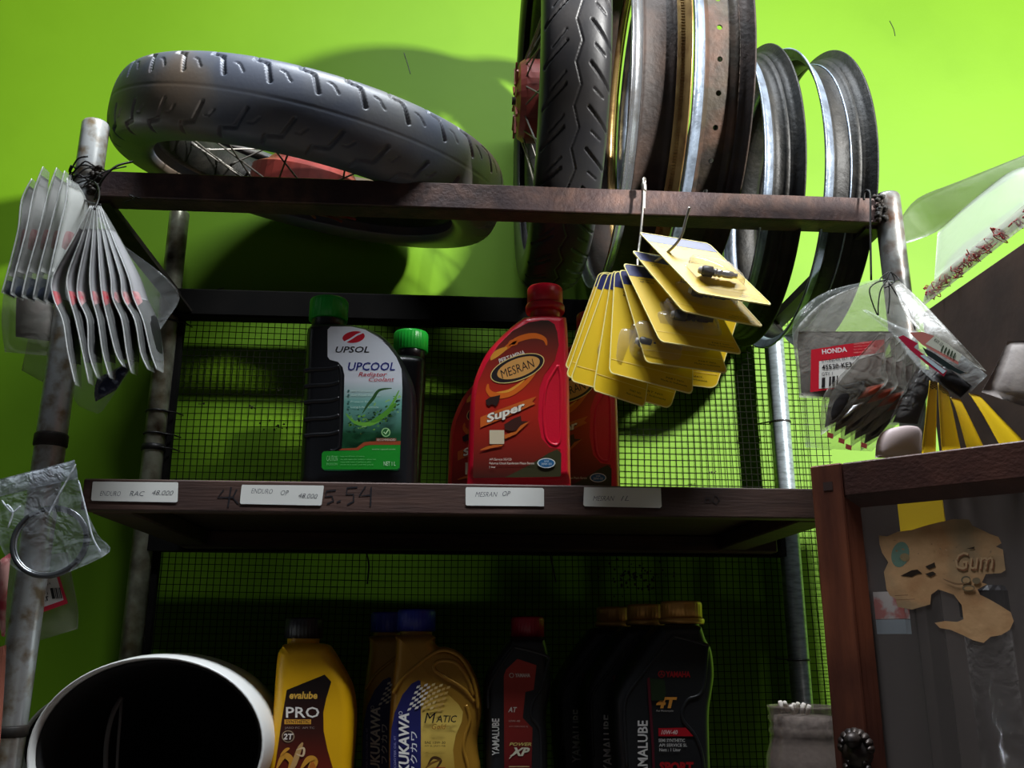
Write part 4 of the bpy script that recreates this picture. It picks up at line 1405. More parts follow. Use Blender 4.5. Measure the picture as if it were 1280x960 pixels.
# ------------------------------------------------------------------ dark box on the cabinet, with bags on it
zt_ = at(1150, 392, 1.0).z
bx0 = at(1152, 392, 1.0).x
boxm = mat('brown_box_board', (66, 50, 42), 0.8, 0, (92, 70, 58), 7, 0.4, 0.7, bump=0.3, bscale=40, c3=(44, 34, 30), scale3=5)
bxt = thing('wooden_box', 'dark brown stained wooden box standing on the glazed cabinet', 'box', (bx0 + .07, .84, DZ1))
bw = .34  # box widened past the picture edge to block the doorway light
b = MB()
b.box(bx0, bx0 + .012, .68, 1.0, DZ1 + .0005, zt_, bev=.001)
b.build('side_board', boxm, bxt)
for y0 in (.68, .988):
    b = MB()
    b.box(bx0 + .0125, bx0 + bw, y0, y0 + .012, DZ1 + .0005, zt_, bev=.001)
    b.build('end_board', boxm, bxt)
b = MB()
b.box(bx0 + bw - .012, bx0 + bw, .6925, .9875, DZ1 + .0005, zt_, bev=.001)
b.build('side_board', boxm, bxt)
b = MB()
b.box(bx0 + .0125, bx0 + bw - .0125, .6925, .9875, zt_ - .012, zt_ - .001)
b.build('lid', boxm, bxt)

# two unseen cupboards added past the right edge to block doorway light from shelves
for y0, y1, zt, lab in ((.31, .62, 2.180, 'lower dark brown light blocker added out of view, beside the glazed cabinet'),
                        (-.35, .305, 2.335, 'taller dark brown light blocker added out of view, nearer the doorway')):
    cup = thing('light_blocker', lab, 'light_blocker', (.79, (y0 + y1) / 2, 0))
    b = MB()
    b.box(.72, .86, y0, y1, 0, zt, bev=.002)
    b.build('carcass', CABDARK, cup)
    b = MB()
    b.box(.702, .7195, y0 + .005, y1 - .005, .06, zt - .01, bev=.002)
    d_ = b.build('door', CABWOOD, cup)
    b = MB()
    b.lathe([(.005, 0), (.004, .008), (.008, .014), (.006, .02), (0, .022)], (.702, y0 + .03, 1.0), 16, Vector((-1, 0, 0)))
    b.build('knob', DARKIRON, d_, True)

# ------------------------------------------------------------------ film sheets, bags and packets
def sheet(Apts, Bpts, nv=8, bulge=0.0, n=4):
    """closed lens-shaped sheet between two edge lines of equal point count"""
    Aq = [Vector(p) for p in smooth_path(Apts, n)]
    Bq = [Vector(p) for p in smooth_path(Bpts, n)]
    m = len(Aq)
    V, F = [], []
    for sgn in (1, -1):
        for i in range(m):
            for j in range(nv + 1):
                v = j / nv
                q = Aq[i].lerp(Bq[i], v)
                t1 = Aq[min(i + 1, m - 1)] - Aq[max(i - 1, 0)]
                nn_ = t1.cross(Bq[i] - Aq[i])
                if nn_.length > 1e-9:
                    nn_.normalize()
                k = math.sin(PI * i / (m - 1)) ** .6 * math.sin(PI * v) ** .6 if 0 < i < m - 1 and 0 < j < nv else 0
                V.append(q + nn_ * (sgn * (bulge * k + 0.00015)))
    w_ = nv + 1
    o_ = m * w_
    for i in range(m - 1):
        for j in range(nv):
            a = i * w_ + j
            F.append((a, a + 1, a + w_ + 1, a + w_))
            F.append((o_ + a, o_ + a + w_, o_ + a + w_ + 1, o_ + a + 1))
    rim_ = [i * w_ for i in range(m)] + [(m - 1) * w_ + j for j in range(1, w_)] + [i * w_ + nv for i in range(m - 2, -1, -1)] + [j for j in range(nv - 1, 0, -1)]
    for k in range(len(rim_)):
        a, b_ = rim_[k], rim_[(k + 1) % len(rim_)]
        F.append((a, o_ + a, o_ + b_, b_))
    return V, F


def sub(Ap, Bp, u0, u1, v0, v1, n=5):
    """inner part of a sheet: edge lines of the region u0..u1 (along) by v0..v1 (across)"""
    Aq, Bq = [Vector(p) for p in smooth_path(Ap, 6)], [Vector(p) for p in smooth_path(Bp, 6)]
    m = len(Aq) - 1
    r1, r2 = [], []
    for k in range(n):
        u = (u0 + (u1 - u0) * k / (n - 1)) * m
        i = min(int(u), m - 1)
        f = u - i
        a, b_ = Aq[i].lerp(Aq[i + 1], f), Bq[i].lerp(Bq[i + 1], f)
        r1.append(a.lerp(b_, v0))
        r2.append(a.lerp(b_, v1))
    return r1, r2


PARTBLK = mat('black_rubber_part', (26, 25, 27), 0.45, bump=0.3, bscale=120)
PARTGREY = mat('grey_metal_part', (120, 118, 116), 0.4, 0.6, (70, 66, 62), 60, bump=0.3)
REDPR = mat('red_print_card', (196, 34, 52), 0.5)
PINKPR = mat('pink_print_card', (206, 150, 150), 0.6, 0, (186, 84, 92), 45, .5, .6)


def pouch(name, label, Ap, Bp, skin, group=None, bulge=0.004, contents=(), cat='packet', seal=0):
    o0 = Vector(Ap[-1])
    t = thing(name, label, cat, o0, group)
    V, F = sheet(Ap, Bp, 8, bulge)
    obj('film', V, F, skin, t, True)
    if seal:
        sp_ = smooth_path(Ap, 5)
        b = MB()
        b.tube(sp_, [.0003] + [seal] * (len(sp_) - 2) + [.0003], 5)
        b.build('sealed_edge', SEAL, t, True)
    for nm, (u0, u1, v0, v1), m, k in contents:
        a, b_ = sub(Ap, Bp, u0, u1, v0, v1)
        V, F = sheet(a, b_, 6, bulge * k)
        obj(nm, V, F, m, t, True)
    return t


FILM4 = film('fan_pouch_film', (206, 208, 206), 0.17, 0.2, 0.3, 40, 0.1)
SEAL = film('sealed_plastic_edge', (226, 228, 226), 0.6, 0.3, 0.2, 40, 0.1)


def pxs(L, Y):
    if isinstance(Y, (int, float)):
        Y = [Y] * len(L)
    return [at(x, y, yy) for (x, y), yy in zip(L, Y)]


ORD = ['first', 'second', 'third', 'fourth', 'fifth', 'sixth', 'seventh', 'eighth', 'ninth']
# left hanging bunch, upper group
G1 = 'pouches hanging in the upper left row'
rows = [[(40, 223), (27, 250), (22, 290), (8, 345), (2, 366)], [(54, 208), (42, 240), (32, 290), (19, 340), (13, 368)],
        [(71, 209), (60, 240), (48, 290), (34, 340), (27, 371)], [(81, 213), (71, 250), (61, 290), (48, 340), (41, 373)],
        [(84, 222), (82, 250), (73, 290), (62, 340), (55, 376)]]
for k, L in enumerate(rows):
    Y = 1.00 - 0.006 * k
    Ap = pxs(L, Y)
    dx = [8, 17, 21, 20, 16] if k < 4 else [14, 28, 26, 20, 12]
    Bp = pxs([(x + d, y + 8) for (x, y), d in zip(L, dx)], [Y + .012, Y + .03, Y + .035, Y + .035, Y + .025])
    pouch('plastic_pouch', 'milky pouch, %s counting from the wall side in the upper left row' % ORD[k] if k < 4 else 'milky pouch nearest the post in the upper left row, its white face showing', Ap, Bp, FILM2, G1, 0.003,
          [('paper_insert', (.1, .74, .1, .94), PAPER if k > 2 else mat('grey_insert', (198, 194, 192), 0.6), .4), ('red_print', (.46, .6, .2, .8), PINKPR, .75), ('dark_part', (.78, .97, .1, .94), mat('slate_part', (84, 92, 112), .5), .7)], seal=.0009)
Ap = pxs([(30, 300), (8, 350), (2, 400), (6, 440)], 1.05)
Bp = pxs([(60, 310), (66, 350), (72, 410), (62, 445)], 1.06)
pouch('clear_bag', 'dull clear bag with dark lump behind the upper left pouches', Ap, Bp, FILM3, None, .012, [('dark_lump', (.45, .8, .25, .95), mat('maroon_lump', (58, 34, 34), .7, 0, (36, 30, 28), 60), .8)], 'bag')
Ap = pxs([(45, 380), (36, 420), (27, 463)], 1.075)
Bp = pxs([(76, 390), (72, 430), (54, 478)], 1.075)
pouch('clear_bag', 'small empty clear bag corner left of the post under the pouches', Ap, Bp, FILM3, None, .002, (), 'bag')
# lower fan
G2 = 'pouches fanned from the left post'
bot = [(94, 481), (111, 479), (121, 472), (137, 472), (154, 458), (164, 466), (185, 462), (196, 462)]
m345 = [66, 84, 98, 112, 125, 138, 150, 160]
m400 = [77, 93, 107, 122, 136, 151, 167, 180]
for k in range(8):
    Y = 0.955 + 0.006 * k
    x0 = 113 + 1.8 * k
    wv_ = random.Random(k)
    L = [(x0, 257), (x0 + (m345[k] - x0) * .45, 298), (m345[k], 345), (m345[k] * .55 + m400[k] * .45 - wv_.uniform(1, 5), 372), (m400[k] + wv_.uniform(-2, 2), 400), (m400[k] + (bot[k][0] - m400[k]) * .62 + wv_.uniform(-5, 0), 440), bot[k]]
    Ap = pxs(L, Y)
    w_ = [3, 11, 17, 19, 20, 16, 8]
    Bp = pxs([(x + d, y + 4) for (x, y), d in zip(L, w_)], [Y + .004, Y + .03, Y + .05, Y + .05, Y + .05, Y + .05, Y + .04])
    pouch('plastic_pouch', ('milky pouch at the near end of the fan, grey with a red print' if k == 0 else 'milky pouch at the far end of the fan, nearest the diagonal rail' if k == 7 else 'milky pouch, %s along the fan hung from the left post' % ORD[k]),
          Ap, Bp, FILM4, G2, .0035, [('pale_insert', (.12, .5, .06, .95), mat('pale_insert', (170, 168, 172), .6), .4), ('red_print', (.44, .56, .02 + .1 * wv_.random(), .5), REDPR if k in (0, 1, 4) else PINKPR, .8), ('black_part', (.5, .88, .1, .99), PARTBLK, 1.08)], seal=.0008)
Ap = pxs([(140, 300), (128, 400), (100, 450), (93, 500), (122, 517)], 1.045)
Bp = pxs([(152, 305), (222, 362), (205, 405), (165, 460), (128, 514)], 1.04)
pouch('clear_bag', 'large clear bag behind the fan of pouches, pointing at the rail', Ap, Bp, FILM, None, .004, [('foil_piece', (.68, .86, .35, .95), mat('dark_foil', (56, 60, 84), .2, .6, (150, 158, 180), 120, .55, .65, bump=1.0, bscale=150), 1.2)], 'bag')
b = MB()
b.tube(smooth_path([at(118, 262, .95), at(124, 246, .965), at(122, 232, 1.0), at(112, 226, 1.035), at(100, 238, 1.03), at(106, 250, 1.0), at(126, 256, .97)], 6), .0011, 6)
tag(b.build('wire_loop', BLACKWIRE, None, True), 'black wire loop tying the pouch fan to the left post', 'wire')

# left lower: bag with a ring, bags behind it
Ap = pxs([(-12, 604), (-10, 640), (0, 680), (14, 706), (30, 716)], .96)
Bp = pxs([(92, 576), (106, 632), (122, 668), (137, 690), (84, 716)], .95)
t_ = pouch('crinkled_bag', 'crinkled clear bag holding a metal ring, tied to the lower left post', Ap, Bp, film('crinkled_film', (225, 232, 240), 0.12, 0.06, 1.0, 42), None, .006, (), 'bag')
b = MB()
V, F = sheet(pxs([(-12, 602), (-8, 614), (-6, 622)], .957), pxs([(93, 575), (96, 588), (97, 598)], .947), 10, .002)
b.add(V, F)
b.build('folded_mouth', film('folded_film', (215, 222, 232), .35, .08, 1.0, 70), t_, True)
for L in ([(98, 600), (108, 640), (116, 672), (126, 690)], [(95, 580), (84, 600), (70, 625), (60, 645)], [(2, 625), (15, 640), (26, 632)], [(10, 660), (16, 640), (8, 630)]):
    b = MB()
    b.tube(smooth_path(pxs(L, .944), 6), [.0001] + [.0009] * (6 * (len(L) - 1) - 1) + [.0001], 6)
    b.build('fold', film('fold_film', (230, 236, 244), .5, .06, .3, 60), t_, True)
rg = thing('metal_ring', 'thin dark steel ring inside the crinkled clear bag', 'ring', at(63, 715, .953))
c = at(63, 677, .953)
b = MB()
rr_ = 0.0345
ax_ = Vector((0.1, -1, 0.12)).normalized()
b.lathe([(rr_ - .0022, -.003), (rr_ + .0012, -.003), (rr_ + .0022, -.001), (rr_ + .0022, .002), (rr_ + .0012, .003), (rr_ - .0022, .003)], c, 64, ax_, closed=True)
b.build('band', mat('ring_steel', (96, 98, 100), .25, .8), rg, True)
b = MB()
b.lathe([(rr_ - .0036, -.0012), (rr_ - .0024, -.0018), (rr_ - .0024, .0018), (rr_ - .0036, .0012)], c, 64, ax_, closed=True)
b.build('inner_lip', mat('ring_lip', (168, 172, 176), .25, .8), rg, True)
Ap = pxs([(6, 700), (0, 740), (4, 790), (42, 803)], 1.085)
Bp = pxs([(84, 690), (92, 730), (98, 765), (97, 786)], 1.085)
t_ = pouch('clear_bag', 'clear bag with red-edged barcode card, behind the left post under the ring bag', Ap, Bp, FILM3, None, .004, (), 'bag')
p = Print((0, 1.078, 0), (0, -1, 0))
zB = lambda x, y: (x / 6.4, 690 + y / 6.4)
p.poly([zB(*q) for q in [(130, 250), (470, 175), (545, 410), (315, 492), (120, 520)]], (206, 40, 66))
p.poly([zB(*q) for q in [(140, 262), (452, 190), (510, 384), (310, 455), (130, 480)]], (226, 226, 224))
p.text('22535-K', *zB(330, 250), *zB(410, 268), (40, 40, 44), -14)
p.text('QTY 1', *zB(315, 330), *zB(385, 352), (20, 20, 24), -14, 0, .02)
p.text('SET', *zB(320, 360), *zB(392, 396), (20, 20, 24), -14, 0, .03)
for x, w_ in ((402, 24), (432, 6), (444, 10), (462, 5), (474, 8)):
    p.poly([zB(x, 306 - x * .04), zB(x + w_, 303 - x * .04), zB(x + w_ + 18, 388 - x * .04), zB(x + 18, 392 - x * .04)], (34, 34, 40))
p.build('barcode_card', t_, 'white card with red edge and barcode')
b = MB()
b.add(*sheet(pxs([(0, 700), (-4, 740), (2, 795)], .975), pxs([(14, 690), (9, 740), (6, 796)], .98), 6, .004))
b.build('film', FILM2, None)
t_ = bpy.data.objects['film'] if False else None
o = [x for x in COL.objects if x.name.startswith('film') and x.parent is None][0]
o.name = 'plastic_packet'
tag(o, 'pinkish packet edge cut by the picture edge, beside the left post', 'packet')
o.data.materials[0] = mat('pinkish_packet', (176, 130, 124), .35, 0, (150, 44, 56), 40, .5, .6)
b = MB()
b.add(*sheet(pxs([(-10, 812), (-14, 880), (-18, 980)], .985), pxs([(8, 806), (4, 880), (-4, 980)], .985), 6, .004))
tag(b.build('paper_packet', mat('salmon_packet', (206, 128, 106), .5), None), 'salmon coloured packet edge at the lower left corner', 'packet')

# ------------------------------------------------------------------ hanging yellow cards
YELC = mat('yellow_print_card', (236, 196, 22), 0.42)
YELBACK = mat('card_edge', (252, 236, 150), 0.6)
HEADB = mat('navy_header_print', (30, 34, 96), 0.4)
BLIS = film('blister_plastic', (214, 206, 200), 0.12, 0.05, 0.15, 30)
BLACKSP = mat('black_spring_part', (34, 32, 34), 0.4)
SILV = mat('bright_metal_part', (196, 196, 196), 0.25, 0.85)
WHT = mat('white_cap_part', (222, 216, 210), 0.4)
G3 = 'yellow blister cards on the hook'


def card(TL, BL, BR, Ys, label, kind, head=0.16):
    a, b_, c_ = at(*TL, Ys[0]), at(*BL, Ys[1]), at(*BR, Ys[2])
    d_ = a + (c_ - b_)
    ev, eu = b_ - a, c_ - b_
    nn_ = eu.cross(ev).normalized()
    if nn_.dot(CAM - a) < 0:
        nn_ = -nn_
    t = thing('blister_card', label, 'card', b_, G3)

    def P(u, v, h=0):
        return a + eu * u + ev * v + nn_ * h
    r = .05
    out = []
    for cu, cv, a0 in ((r, r, 180), (1 - r, r, 270), (1 - r, 1 - r, 0), (r, 1 - r, 90)):
        for k in range(5):
            T = math.radians(a0 + 22.5 * k)
            out.append((cu + r * math.cos(T), cv + r * math.sin(T)))
    N = len(out)
    V = [P(u, v, 0) for u, v in out] + [P(u, v, -.0012) for u, v in out]
    F = [tuple(range(N)), tuple(range(N, 2 * N))[::-1]] + [(k, N + k, N + (k + 1) % N, (k + 1) % N) for k in range(N)]
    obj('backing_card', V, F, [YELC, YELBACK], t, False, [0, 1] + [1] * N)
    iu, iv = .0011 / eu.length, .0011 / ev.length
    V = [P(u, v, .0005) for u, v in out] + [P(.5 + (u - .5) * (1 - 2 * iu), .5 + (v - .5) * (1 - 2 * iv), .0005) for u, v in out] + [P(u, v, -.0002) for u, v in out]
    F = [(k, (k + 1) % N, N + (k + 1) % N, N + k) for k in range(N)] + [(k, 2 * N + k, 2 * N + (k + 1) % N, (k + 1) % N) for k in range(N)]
    obj('lit_edge_strip', V, F, YELBACK, t)  # bright strip on the face, painted in for the lit card edge
    hp = [(u, min(v, head)) for u, v in out if v <= head + .02] + [(1, head), (0, head)]
    hp = sorted(set(hp), key=lambda q: math.atan2(q[1] - head / 2, q[0] - .5))
    obj('printed_header', [P(u, v, .0002) for u, v in hp], [tuple(range(len(hp)))], HEADB, t)
    # small print
    for k, (tx, u0, u1, v0, v1) in enumerate((('Genuine Quality Parts', .12, .55, .185, .205), ('PART NO.', .68, .9, .9, .915), ('Made in Indonesia', .62, .93, .93, .945), ('AIR VALVE', .12, .3, .215, .235))):
        VV, FF = text2d(tx)
        b = MB()
        b.add([P(u0 + (u1 - u0) * q[0], v1 - (v1 - v0) * q[1], .0003) for q in VV], FF)
        b.build('small_print', ink((40, 34, 20)), t)
    b = MB()
    b.add([P(0.02, .86, .0003), P(.98, .86, .0003), P(.98, .866, .0003), P(.02, .866, .0003)], [(0, 1, 2, 3)])
    b.build('print_line', ink((252, 226, 120)), t)
    # blister bubble
    u0, u1, v0, v1 = .26, .86, .46, .80
    pr = []
    for k in range(28):
        T = 2 * PI * k / 28
        cu = abs(math.cos(T)) ** .45 * (1 if math.cos(T) > 0 else -1)
        sv = abs(math.sin(T)) ** .45 * (1 if math.sin(T) > 0 else -1)
        pr.append(((u0 + u1) / 2 + (u1 - u0) / 2 * cu, (v0 + v1) / 2 + (v1 - v0) / 2 * sv))
    cu_, cv_ = (u0 + u1) / 2, (v0 + v1) / 2
    rings = [(1.12, .0004), (1.0, .001), (.95, .012), (.88, .0145)]
    V, F = [], []
    for s_, h in rings:
        V += [P(cu_ + (u - cu_) * s_, cv_ + (v - cv_) * s_, h) for u, v in pr]
    for q in range(3):
        for k in range(28):
            F.append((q * 28 + k, q * 28 + (k + 1) % 28, (q + 1) * 28 + (k + 1) % 28, (q + 1) * 28 + k))
    F.append(tuple(range(84, 112)))
    obj('blister', V, F, BLIS, t, True)
    # part inside the bubble
    al = eu.normalized()
    s0 = P(.33, .66, .007)
    Lp = eu.length * .48
    b = MB()
    b.lathe([(0, 0), (.0045, 0), (.0062, .002), (.0062, Lp * .3), (.004, Lp * .33)], s0, 18, al)
    b.build('valve_body', BLACKSP if kind else PARTBLK, t, True)
    b = MB()
    b.lathe([(.0035, Lp * .33), (.0048, Lp * .36), (.0048, Lp * .42), (.003, Lp * .45), (.0048, Lp * .48), (.0048, Lp * .54), (.003, Lp * .57), (.0042, Lp * .62), (.0042, Lp * .86), (.0028, Lp * .9), (.0028, Lp), (0, Lp)], s0, 16, al)
    b.build('valve_stem', SILV if kind == 1 else PARTBLK, t, True)
    b = MB()
    b.lathe([(0, -.004), (.0032, -.0036), (.0042, -.001), (.0042, 0.0004), (0, .0005)], s0, 16, al)
    b.build('end_cap', WHT, t, True)
    return t


zc7 = lambda x, y: (690 + x / 5.054, 330 + y / 5.054)
cards = [
    ((798, 290), (871, 366), (966, 382), (.965, .915, .905), 'topmost brightly lit yellow blister card with a silver valve in its bubble', 1),
    ((789, 313), (853, 389), (955, 409), (.972, .93, .92), 'yellow blister card second from the top of the fan', 0),
    ((778, 329), (825, 427), (928, 443), (.978, .945, .935), 'yellow blister card third from the top, white-ended part in its bubble', 0),
    ((773, 337), (807, 453), (910, 467), (.984, .96, .95), 'yellow blister card fourth from the top of the fan', 0),
    ((768, 338), (761, 466), (866, 493), (.990, .975, .965), 'upright yellow blister card in the middle of the fan, largest face showing', 0),
    ((765, 338), (741, 488), (806, 509), (.996, .985, .99), 'yellow blister card left of the upright one, pointing at the red bottle', 0),
    ((761, 339), (712, 476), (838, 511), (1.002, .995, .995), 'yellow blister card with its left edge over the red bottle label', 0),
    ((752, 340), (707, 470), (800, 500), (1.008, 1.005, 1.005), 'second last yellow blister card, only its narrow left edge showing', 0),
    ((749, 339), (705, 461), (895, 486), (1.014, 1.015, 1.012), 'last yellow blister card at the back of the fan, its right corner showing', 0),
]
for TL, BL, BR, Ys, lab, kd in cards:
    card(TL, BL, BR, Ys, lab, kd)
hk = thing('wire_hook', 'bent steel wire hook on the front rail holding the yellow cards', 'hook', at(800, 325, 1.0))
b = MB()
b.tube(smooth_path([at(805, 262, 1.046), at(806, 236, 1.046), at(806, 224, 1.043), at(804, 226, 1.036), at(804, 250, 1.034), at(801, 290, 1.03), at(797, 326, 1.02), at(800, 338, 1.0), at(815, 330, .97), at(838, 312, .945), at(851, 296, .935), at(857, 276, .93), at(862, 259, .925)], 6), .0016, 8)
b.build('wire', STEELWIRE, hk, True)
b = MB()
b.lathe([(.0018, -.006), (.0034, -.004), (.0034, .004), (.002, .007)], at(805, 234, 1.035), 8)
b.build('knot', STEELWIRE, hk, True)

# ------------------------------------------------------------------ right hanging bunch
zR = lambda x, y: (970 + x / 3.839, 330 + y / 3.84)
hk = thing('wire_hook', 'thin dark wire hanging from the rail beside the right post', 'hook', at(1090, 350, 1.03))
b = MB()
b.tube(smooth_path([at(1080, 250, 1.048), at(1081, 240, 1.045), at(1085, 238, 1.038), at(1088, 246, 1.034), at(1088, 290, 1.032), at(1089, 350, 1.03)], 6), .0013, 8)
b.build('wire', BLACKWIRE, hk, True)
b = MB()
for L in ([(1108, 350), (1096, 353), (1087, 362), (1091, 380), (1097, 394)], [(1109, 350), (1101, 362), (1098, 380), (1098, 394)], [(1111, 352), (1112, 372), (1110, 392)], [(1112, 354), (1122, 370), (1135, 385), (1144, 412)], [(1108, 350), (1113, 340), (1118, 352), (1106, 360)]):
    b.tube(smooth_path(pxs(L, .955), 5), .0008, 5)
b.tube(smooth_path([at(1108, 352, .955), at(1104, 352, 1.0), at(1100, 349, 1.03), at(1112, 340, 1.036), at(1124, 350, 1.03), at(1112, 353, .99)], 5), .0009, 5)
tag(b.build('tie_string', BLACKWIRE, None, True), 'thin black string knotting the clear bags to the right post', 'string')
pouch('clear_bag', 'big clear bag showing green wall, at the back of the right bunch', pxs([zR(500, 70), zR(250, 130), zR(110, 230), zR(78, 340), zR(110, 560), zR(140, 880)], 1.0), pxs([zR(560, 80), zR(700, 180), zR(860, 340), zR(900, 420), zR(640, 700), zR(460, 900)], 1.0), FILM, None, .004, (), 'bag')
t_ = pouch('clear_bag', 'clear bag with a red HONDA parts card, front-left of the right bunch', pxs([zR(480, 78), zR(260, 160), zR(120, 280), zR(84, 370), zR(100, 500), zR(112, 640)], .985), pxs([zR(540, 80), zR(640, 170), zR(690, 270), zR(660, 380), zR(560, 520), zR(420, 660)], .985), FILM3, None, .004,
            [('grey_lump', (.5, .98, .03, .8), mat('grey_lump', (120, 112, 106), .6, 0, (90, 82, 78), 40), .5)], 'bag')
p = Print((0, .977, 0), (0, -1, 0))
p.poly([zR(*q) for q in [(168, 412), (330, 386), (520, 362), (520, 560), (245, 604), (164, 616)]], (204, 26, 46))
p.poly([zR(*q) for q in [(206, 468), (520, 424), (520, 575), (205, 600)]], (226, 222, 216))
p.text('HONDA', *zR(220, 404), *zR(340, 428), (232, 222, 220), -6, 0, .03)
for k in range(4):
    p.text(('GENUINE PARTS', 'quality parts', 'for your machine', 'made in indonesia')[k], *zR(372, 376 + 14 * k), *zR(462 - 10 * (k % 2), 384 + 14 * k), (226, 160, 150), -6)
p.text('CYLINDER SET, MAS', *zR(216, 450), *zR(392, 466), (60, 54, 56), -7)
p.text('45530-KE3', *zR(218, 478), *zR(362, 502), (34, 30, 32), -6, 0, .02)
p.text('QTY 1', *zR(218, 520), *zR(270, 538), (44, 40, 42), -5)
for x, w_ in ((219, 16), (254, 9), (268, 14), (290, 6)):
    p.poly([zR(x, 548 - (x - 219) * .14), zR(x + w_, 546 - (x - 219) * .14), zR(x + w_ - 2, 592 - (x - 219) * .14), zR(x - 2, 594 - (x - 219) * .14)], (34, 30, 32))
p.build('parts_card', t_, 'red and white HONDA parts card')
# fan of packets
G4 = 'dusty packets fanned in the right bunch'
for k in range(5):
    dx, dy = 20 * (4 - k), 9 * (4 - k)
    Y = .925 + .007 * (4 - k)
    q = lambda x, y: (zR(x, y)[0] + dx * .62, zR(x, y)[1] + dy * .55)
    if k == 4:
        q = lambda x, y: zR(x, y)
    Ap = pxs([q(500, 330), q(400, 440), q(285, 560), q(222, 650), q(216, 822)], Y)
    Bp = pxs([q(525, 335), q(528, 400), q(526, 500), q(525, 582), q(330, 742)], Y + .004)
    pouch('plastic_packet', 'front dusty packet of the right fan, dark part and orange strip inside' if k == 4 else 'dusty packet, %s from the back of the right fan' % ORD[k], Ap, Bp, FILM3, G4, .003,
          [('dark_part', (.60, .95, .12, .62), PARTBLK, .8), ('paper_insert', (.3, .62, .12, .9), mat('brownish_insert', (150, 134, 126), .6, 0, (120, 100, 94), 60), .4), ('orange_strip', (.72, .82, .66, .96), mat('orange_strip', (176, 76, 50), .6), .7)] + ([('bright_tip', (.86, .95, .64, .9), SILV, .9)] if k == 4 else []))
for k, (x, y) in enumerate(((258, 816), (312, 842), (346, 872), (420, 864))):
    b = MB()
    c = at(*zR(x, y), .92 + .003 * k)
    b.obox(c - Vector((.003, 0, .003)), Vector((.006, 0, -.002)), Vector((0, .0006, 0)), Vector((.001, 0, .005)))
    tag(b.build('red_tab', mat('red_tab', (150, 52, 44), .6), None), ('small red tab at the bottom edge of the right packet fan', 'small red tab under the front packet, second of four', 'small red tab hanging lowest under the packet fan', 'small red tab closest to the white pad')[k], 'tab', 'red tabs under the packet fan')
# dark wrapped packet and white pad
pouch('dark_packet', 'glossy black wrapped part between the packet fan and yellow cards', pxs([zR(690, 480), zR(640, 560), zR(590, 660), zR(540, 770)], .93), pxs([zR(745, 500), zR(765, 560), zR(720, 680), zR(690, 780)], .935), film('dark_wrap', (150, 146, 142), .2, .06, .8, 60), None, .006,
      [('black_part', (.1, .95, .1, .9), PARTBLK, .8)])
Ap = pxs([zR(600, 778), zR(520, 800), zR(484, 850), zR(476, 930)], .90)
Bp = pxs([zR(640, 776), zR(694, 790), zR(700, 850), zR(700, 930)], .90)
V, F = sheet(Ap, Bp, 8, .008)
tag(obj('white_pad', V, F, mat('pale_pink_pad', (206, 186, 184), .6), None, True), 'pale rounded pad just above the cabinet top, left of the yellow cards', 'pad')
# right slanted packet
Ap = pxs([zR(415, 220), zR(560, 340), zR(660, 470), zR(760, 565), zR(890, 655)], [.90, .885, .87, .862, .858])
Bp = pxs([zR(430, 218), zR(600, 302), zR(760, 350), zR(900, 440), zR(1015, 535)], [.90, .88, .868, .858, .852])
t_ = pouch('plastic_packet', 'clear packet slanting right with black grip and red-edged sticker', Ap, Bp, FILM, None, .006, [('black_grip', (.7, .97, .05, .5), PARTBLK, .9)])
p = Print((0, .852, 0), (0, -1, 0))
p.poly([zR(*q) for q in [(585, 352), (610, 342), (680, 382), (660, 400), (820, 512), (805, 540), (720, 480), (640, 410)]], (176, 28, 60))
p.poly([zR(*q) for q in [(640, 330), (700, 326), (770, 350), (886, 440), (872, 484), (700, 388)]], (196, 120, 110))
p.poly([zR(*q) for q in [(764, 342), (890, 436), (876, 470), (716, 384)]], (206, 208, 190))
p.poly([zR(*q) for q in [(690, 440), (710, 436), (815, 514), (800, 528)]], (190, 206, 214))
p.text('KVY 12', *zR(756, 368), *zR(800, 384), (50, 56, 46), 36)
for k in range(5):
    p.poly([zR(800 + 14 * k, 390 + 9 * k), zR(806 + 14 * k, 394 + 9 * k), zR(794 + 14 * k, 420 + 9 * k), zR(788 + 14 * k, 416 + 9 * k)], (66, 80, 60))
p.poly([zR(*q) for q in [(700, 400), (760, 432), (860, 500), (905, 522), (880, 530), (800, 490), (720, 436)]], (26, 40, 40))
p.build('sticker', t_, 'red-edged sticker with pale barcode strip')
pouch('clear_bag', 'clear bag draped behind the slanting packet against the dark box', pxs([zR(560, 90), zR(620, 240), zR(700, 330), zR(800, 420)], [.955, .93, .91, .90]), pxs([zR(590, 80), zR(700, 180), zR(850, 340), zR(1010, 515)], [.955, .93, .89, .862]), FILM3, None, .003, (), 'bag')
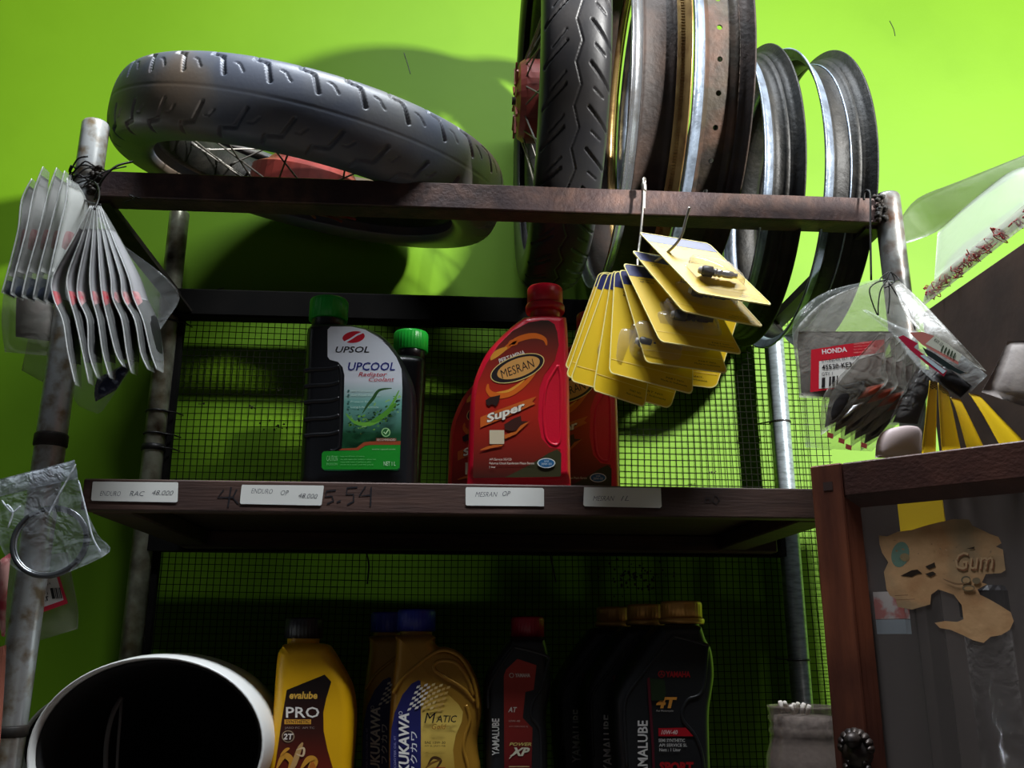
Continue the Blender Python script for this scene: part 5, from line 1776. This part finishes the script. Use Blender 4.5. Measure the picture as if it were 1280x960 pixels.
# yellow cards above the cabinet
G5 = 'yellow cards over the cabinet top'
CHK = mat('checker_print', (30, 26, 20), .5)
for k, (La, Lb, lab) in enumerate((([(738, 560), (722, 700), (698, 910)], [(772, 566), (770, 700), (766, 910)], 'yellow card with checkered top, beside the pale pad'),
                                   ([(778, 570), (784, 700), (796, 910)], [(826, 612), (850, 720), (890, 910)], 'yellow card with checkered top, second from the pale pad'),
                                   ([(838, 640), (870, 720), (922, 910)], [(884, 650), (930, 740), (1012, 910)], 'plain yellow card, third from the pale pad'),
                                   ([(925, 620), (990, 720), (1090, 900)], [(975, 630), (1070, 730), (1240, 900)], 'yellow card at the far right of the row over the cabinet'))):
    Y = .80 - .012 * k
    Ap = pxs([zR(*q) for q in La], Y)
    Bp = pxs([zR(*q) for q in Lb], Y + .02)
    t_ = thing('yellow_card', lab, 'card', Ap[-1], G5)
    V, F = sheet(Ap, Bp, 4, .0004)
    obj('card_face', V, F, YELC, t_, True)
    if k < 2:
        b = MB()
        for i in range(8):
            for j in range(4):
                if (i + j) % 2 == 0:
                    a, c = sub(Ap, Bp, i * .024, i * .024 + .024, j * .25, j * .25 + .25, 2)
                    off = Vector((0, -.0012, 0))
                    b.add([a[0] + off, a[1] + off, c[1] + off, c[0] + off], [(0, 1, 2, 3)])
        b.build('checker_print', CHK, t_)
# grey packet at the right edge
Ap = pxs([zR(1110, 372), (zR(1050, 500)), zR(985, 615)], .81)
Bp = pxs([zR(1300, 366), zR(1300, 560), zR(1300, 720)], .80)
V, F = sheet(Ap, Bp, 6, .006)
tag(obj('grey_packet', V, F, mat('dusty_grey_packet', (176, 166, 160), .5, 0, (130, 120, 116), 40, .45, .7, bump=.4, bscale=60), None, True), 'dusty grey-white packet leaning on the dark box at the right edge', 'packet')
# bags lying on the dark box
RSCR = mat('red_scribble_print', (176, 74, 66), .5, 0, (176, 44, 40), 60, .5, .56)
Ap = pxs([(1152, 384), (1200, 346), (1300, 268)], [.995, .91, .775])
Bp = pxs([(1158, 360), (1196, 326), (1300, 240)], [1.0, .915, .78])
t_ = pouch('printed_bag', 'clear bag printed with red marks, lying along the dark box edge', Ap, Bp, FILM3, None, .006, (), 'bag')
b = MB()
rs = random.Random(11)
for k in range(46):
    u = rs.uniform(.03, .97)
    v = rs.uniform(.25, .75)
    a, c = sub(Ap, Bp, u, u, v, v, 2)
    L = [a[0] + Vector((rs.uniform(-.008, .008), -.007, rs.uniform(-.006, .006))) for q in range(6)]
    b.tube(smooth_path(L, 4), .0006, 5)
b.build('red_print', mat('red_ink_print', (168, 40, 36), .5), t_, True)
pouch('clear_bag', 'clear bag flap pointing left above the right post', pxs([(1124, 276), (1147, 248), (1200, 226), (1300, 186)], [1.10, 1.08, 1.02, .93]), pxs([(1128, 306), (1170, 290), (1215, 255), (1300, 200)], [1.10, 1.08, 1.02, .93]), film('hazy_film', (186, 190, 176), .42, .3, .3, 30), None, .003, (), 'bag')
pouch('clear_bag', 'thin clear bag between the flap and the red-marked bag', pxs([(1172, 290), (1230, 238), (1266, 213), (1300, 205)], [1.06, 1.0, .96, .93]), pxs([(1168, 350), (1205, 325), (1250, 290), (1300, 250)], [1.02, .96, .89, .82]), film('thin_film', (205, 212, 200), .2, .3, .2, 30), None, .003, (), 'bag')
pouch('clear_bag', 'folded clear bag behind the red-marked bag at the right edge', pxs([(1185, 325), (1205, 305), (1240, 280), (1300, 235)], [1.04, 1.0, .95, .88]), pxs([(1165, 362), (1200, 338), (1250, 302), (1300, 262)], [1.03, .98, .91, .83]), FILM3, None, .002, (), 'bag')

# small marks on the wall
b = MB()
for L in ([(505, 66), (509, 78), (513, 92)], [(1112, 26), (1117, 36), (1119, 45)], [(239, 362), (258, 364), (280, 360)]):
    b.tube(smooth_path([at(x, y, Y_W - .0004) for x, y in L], 4), .0007, 4)
obj('wall_scratch', b.V, b.F, BLACKWIRE, bpy.data.objects['wall_back'])
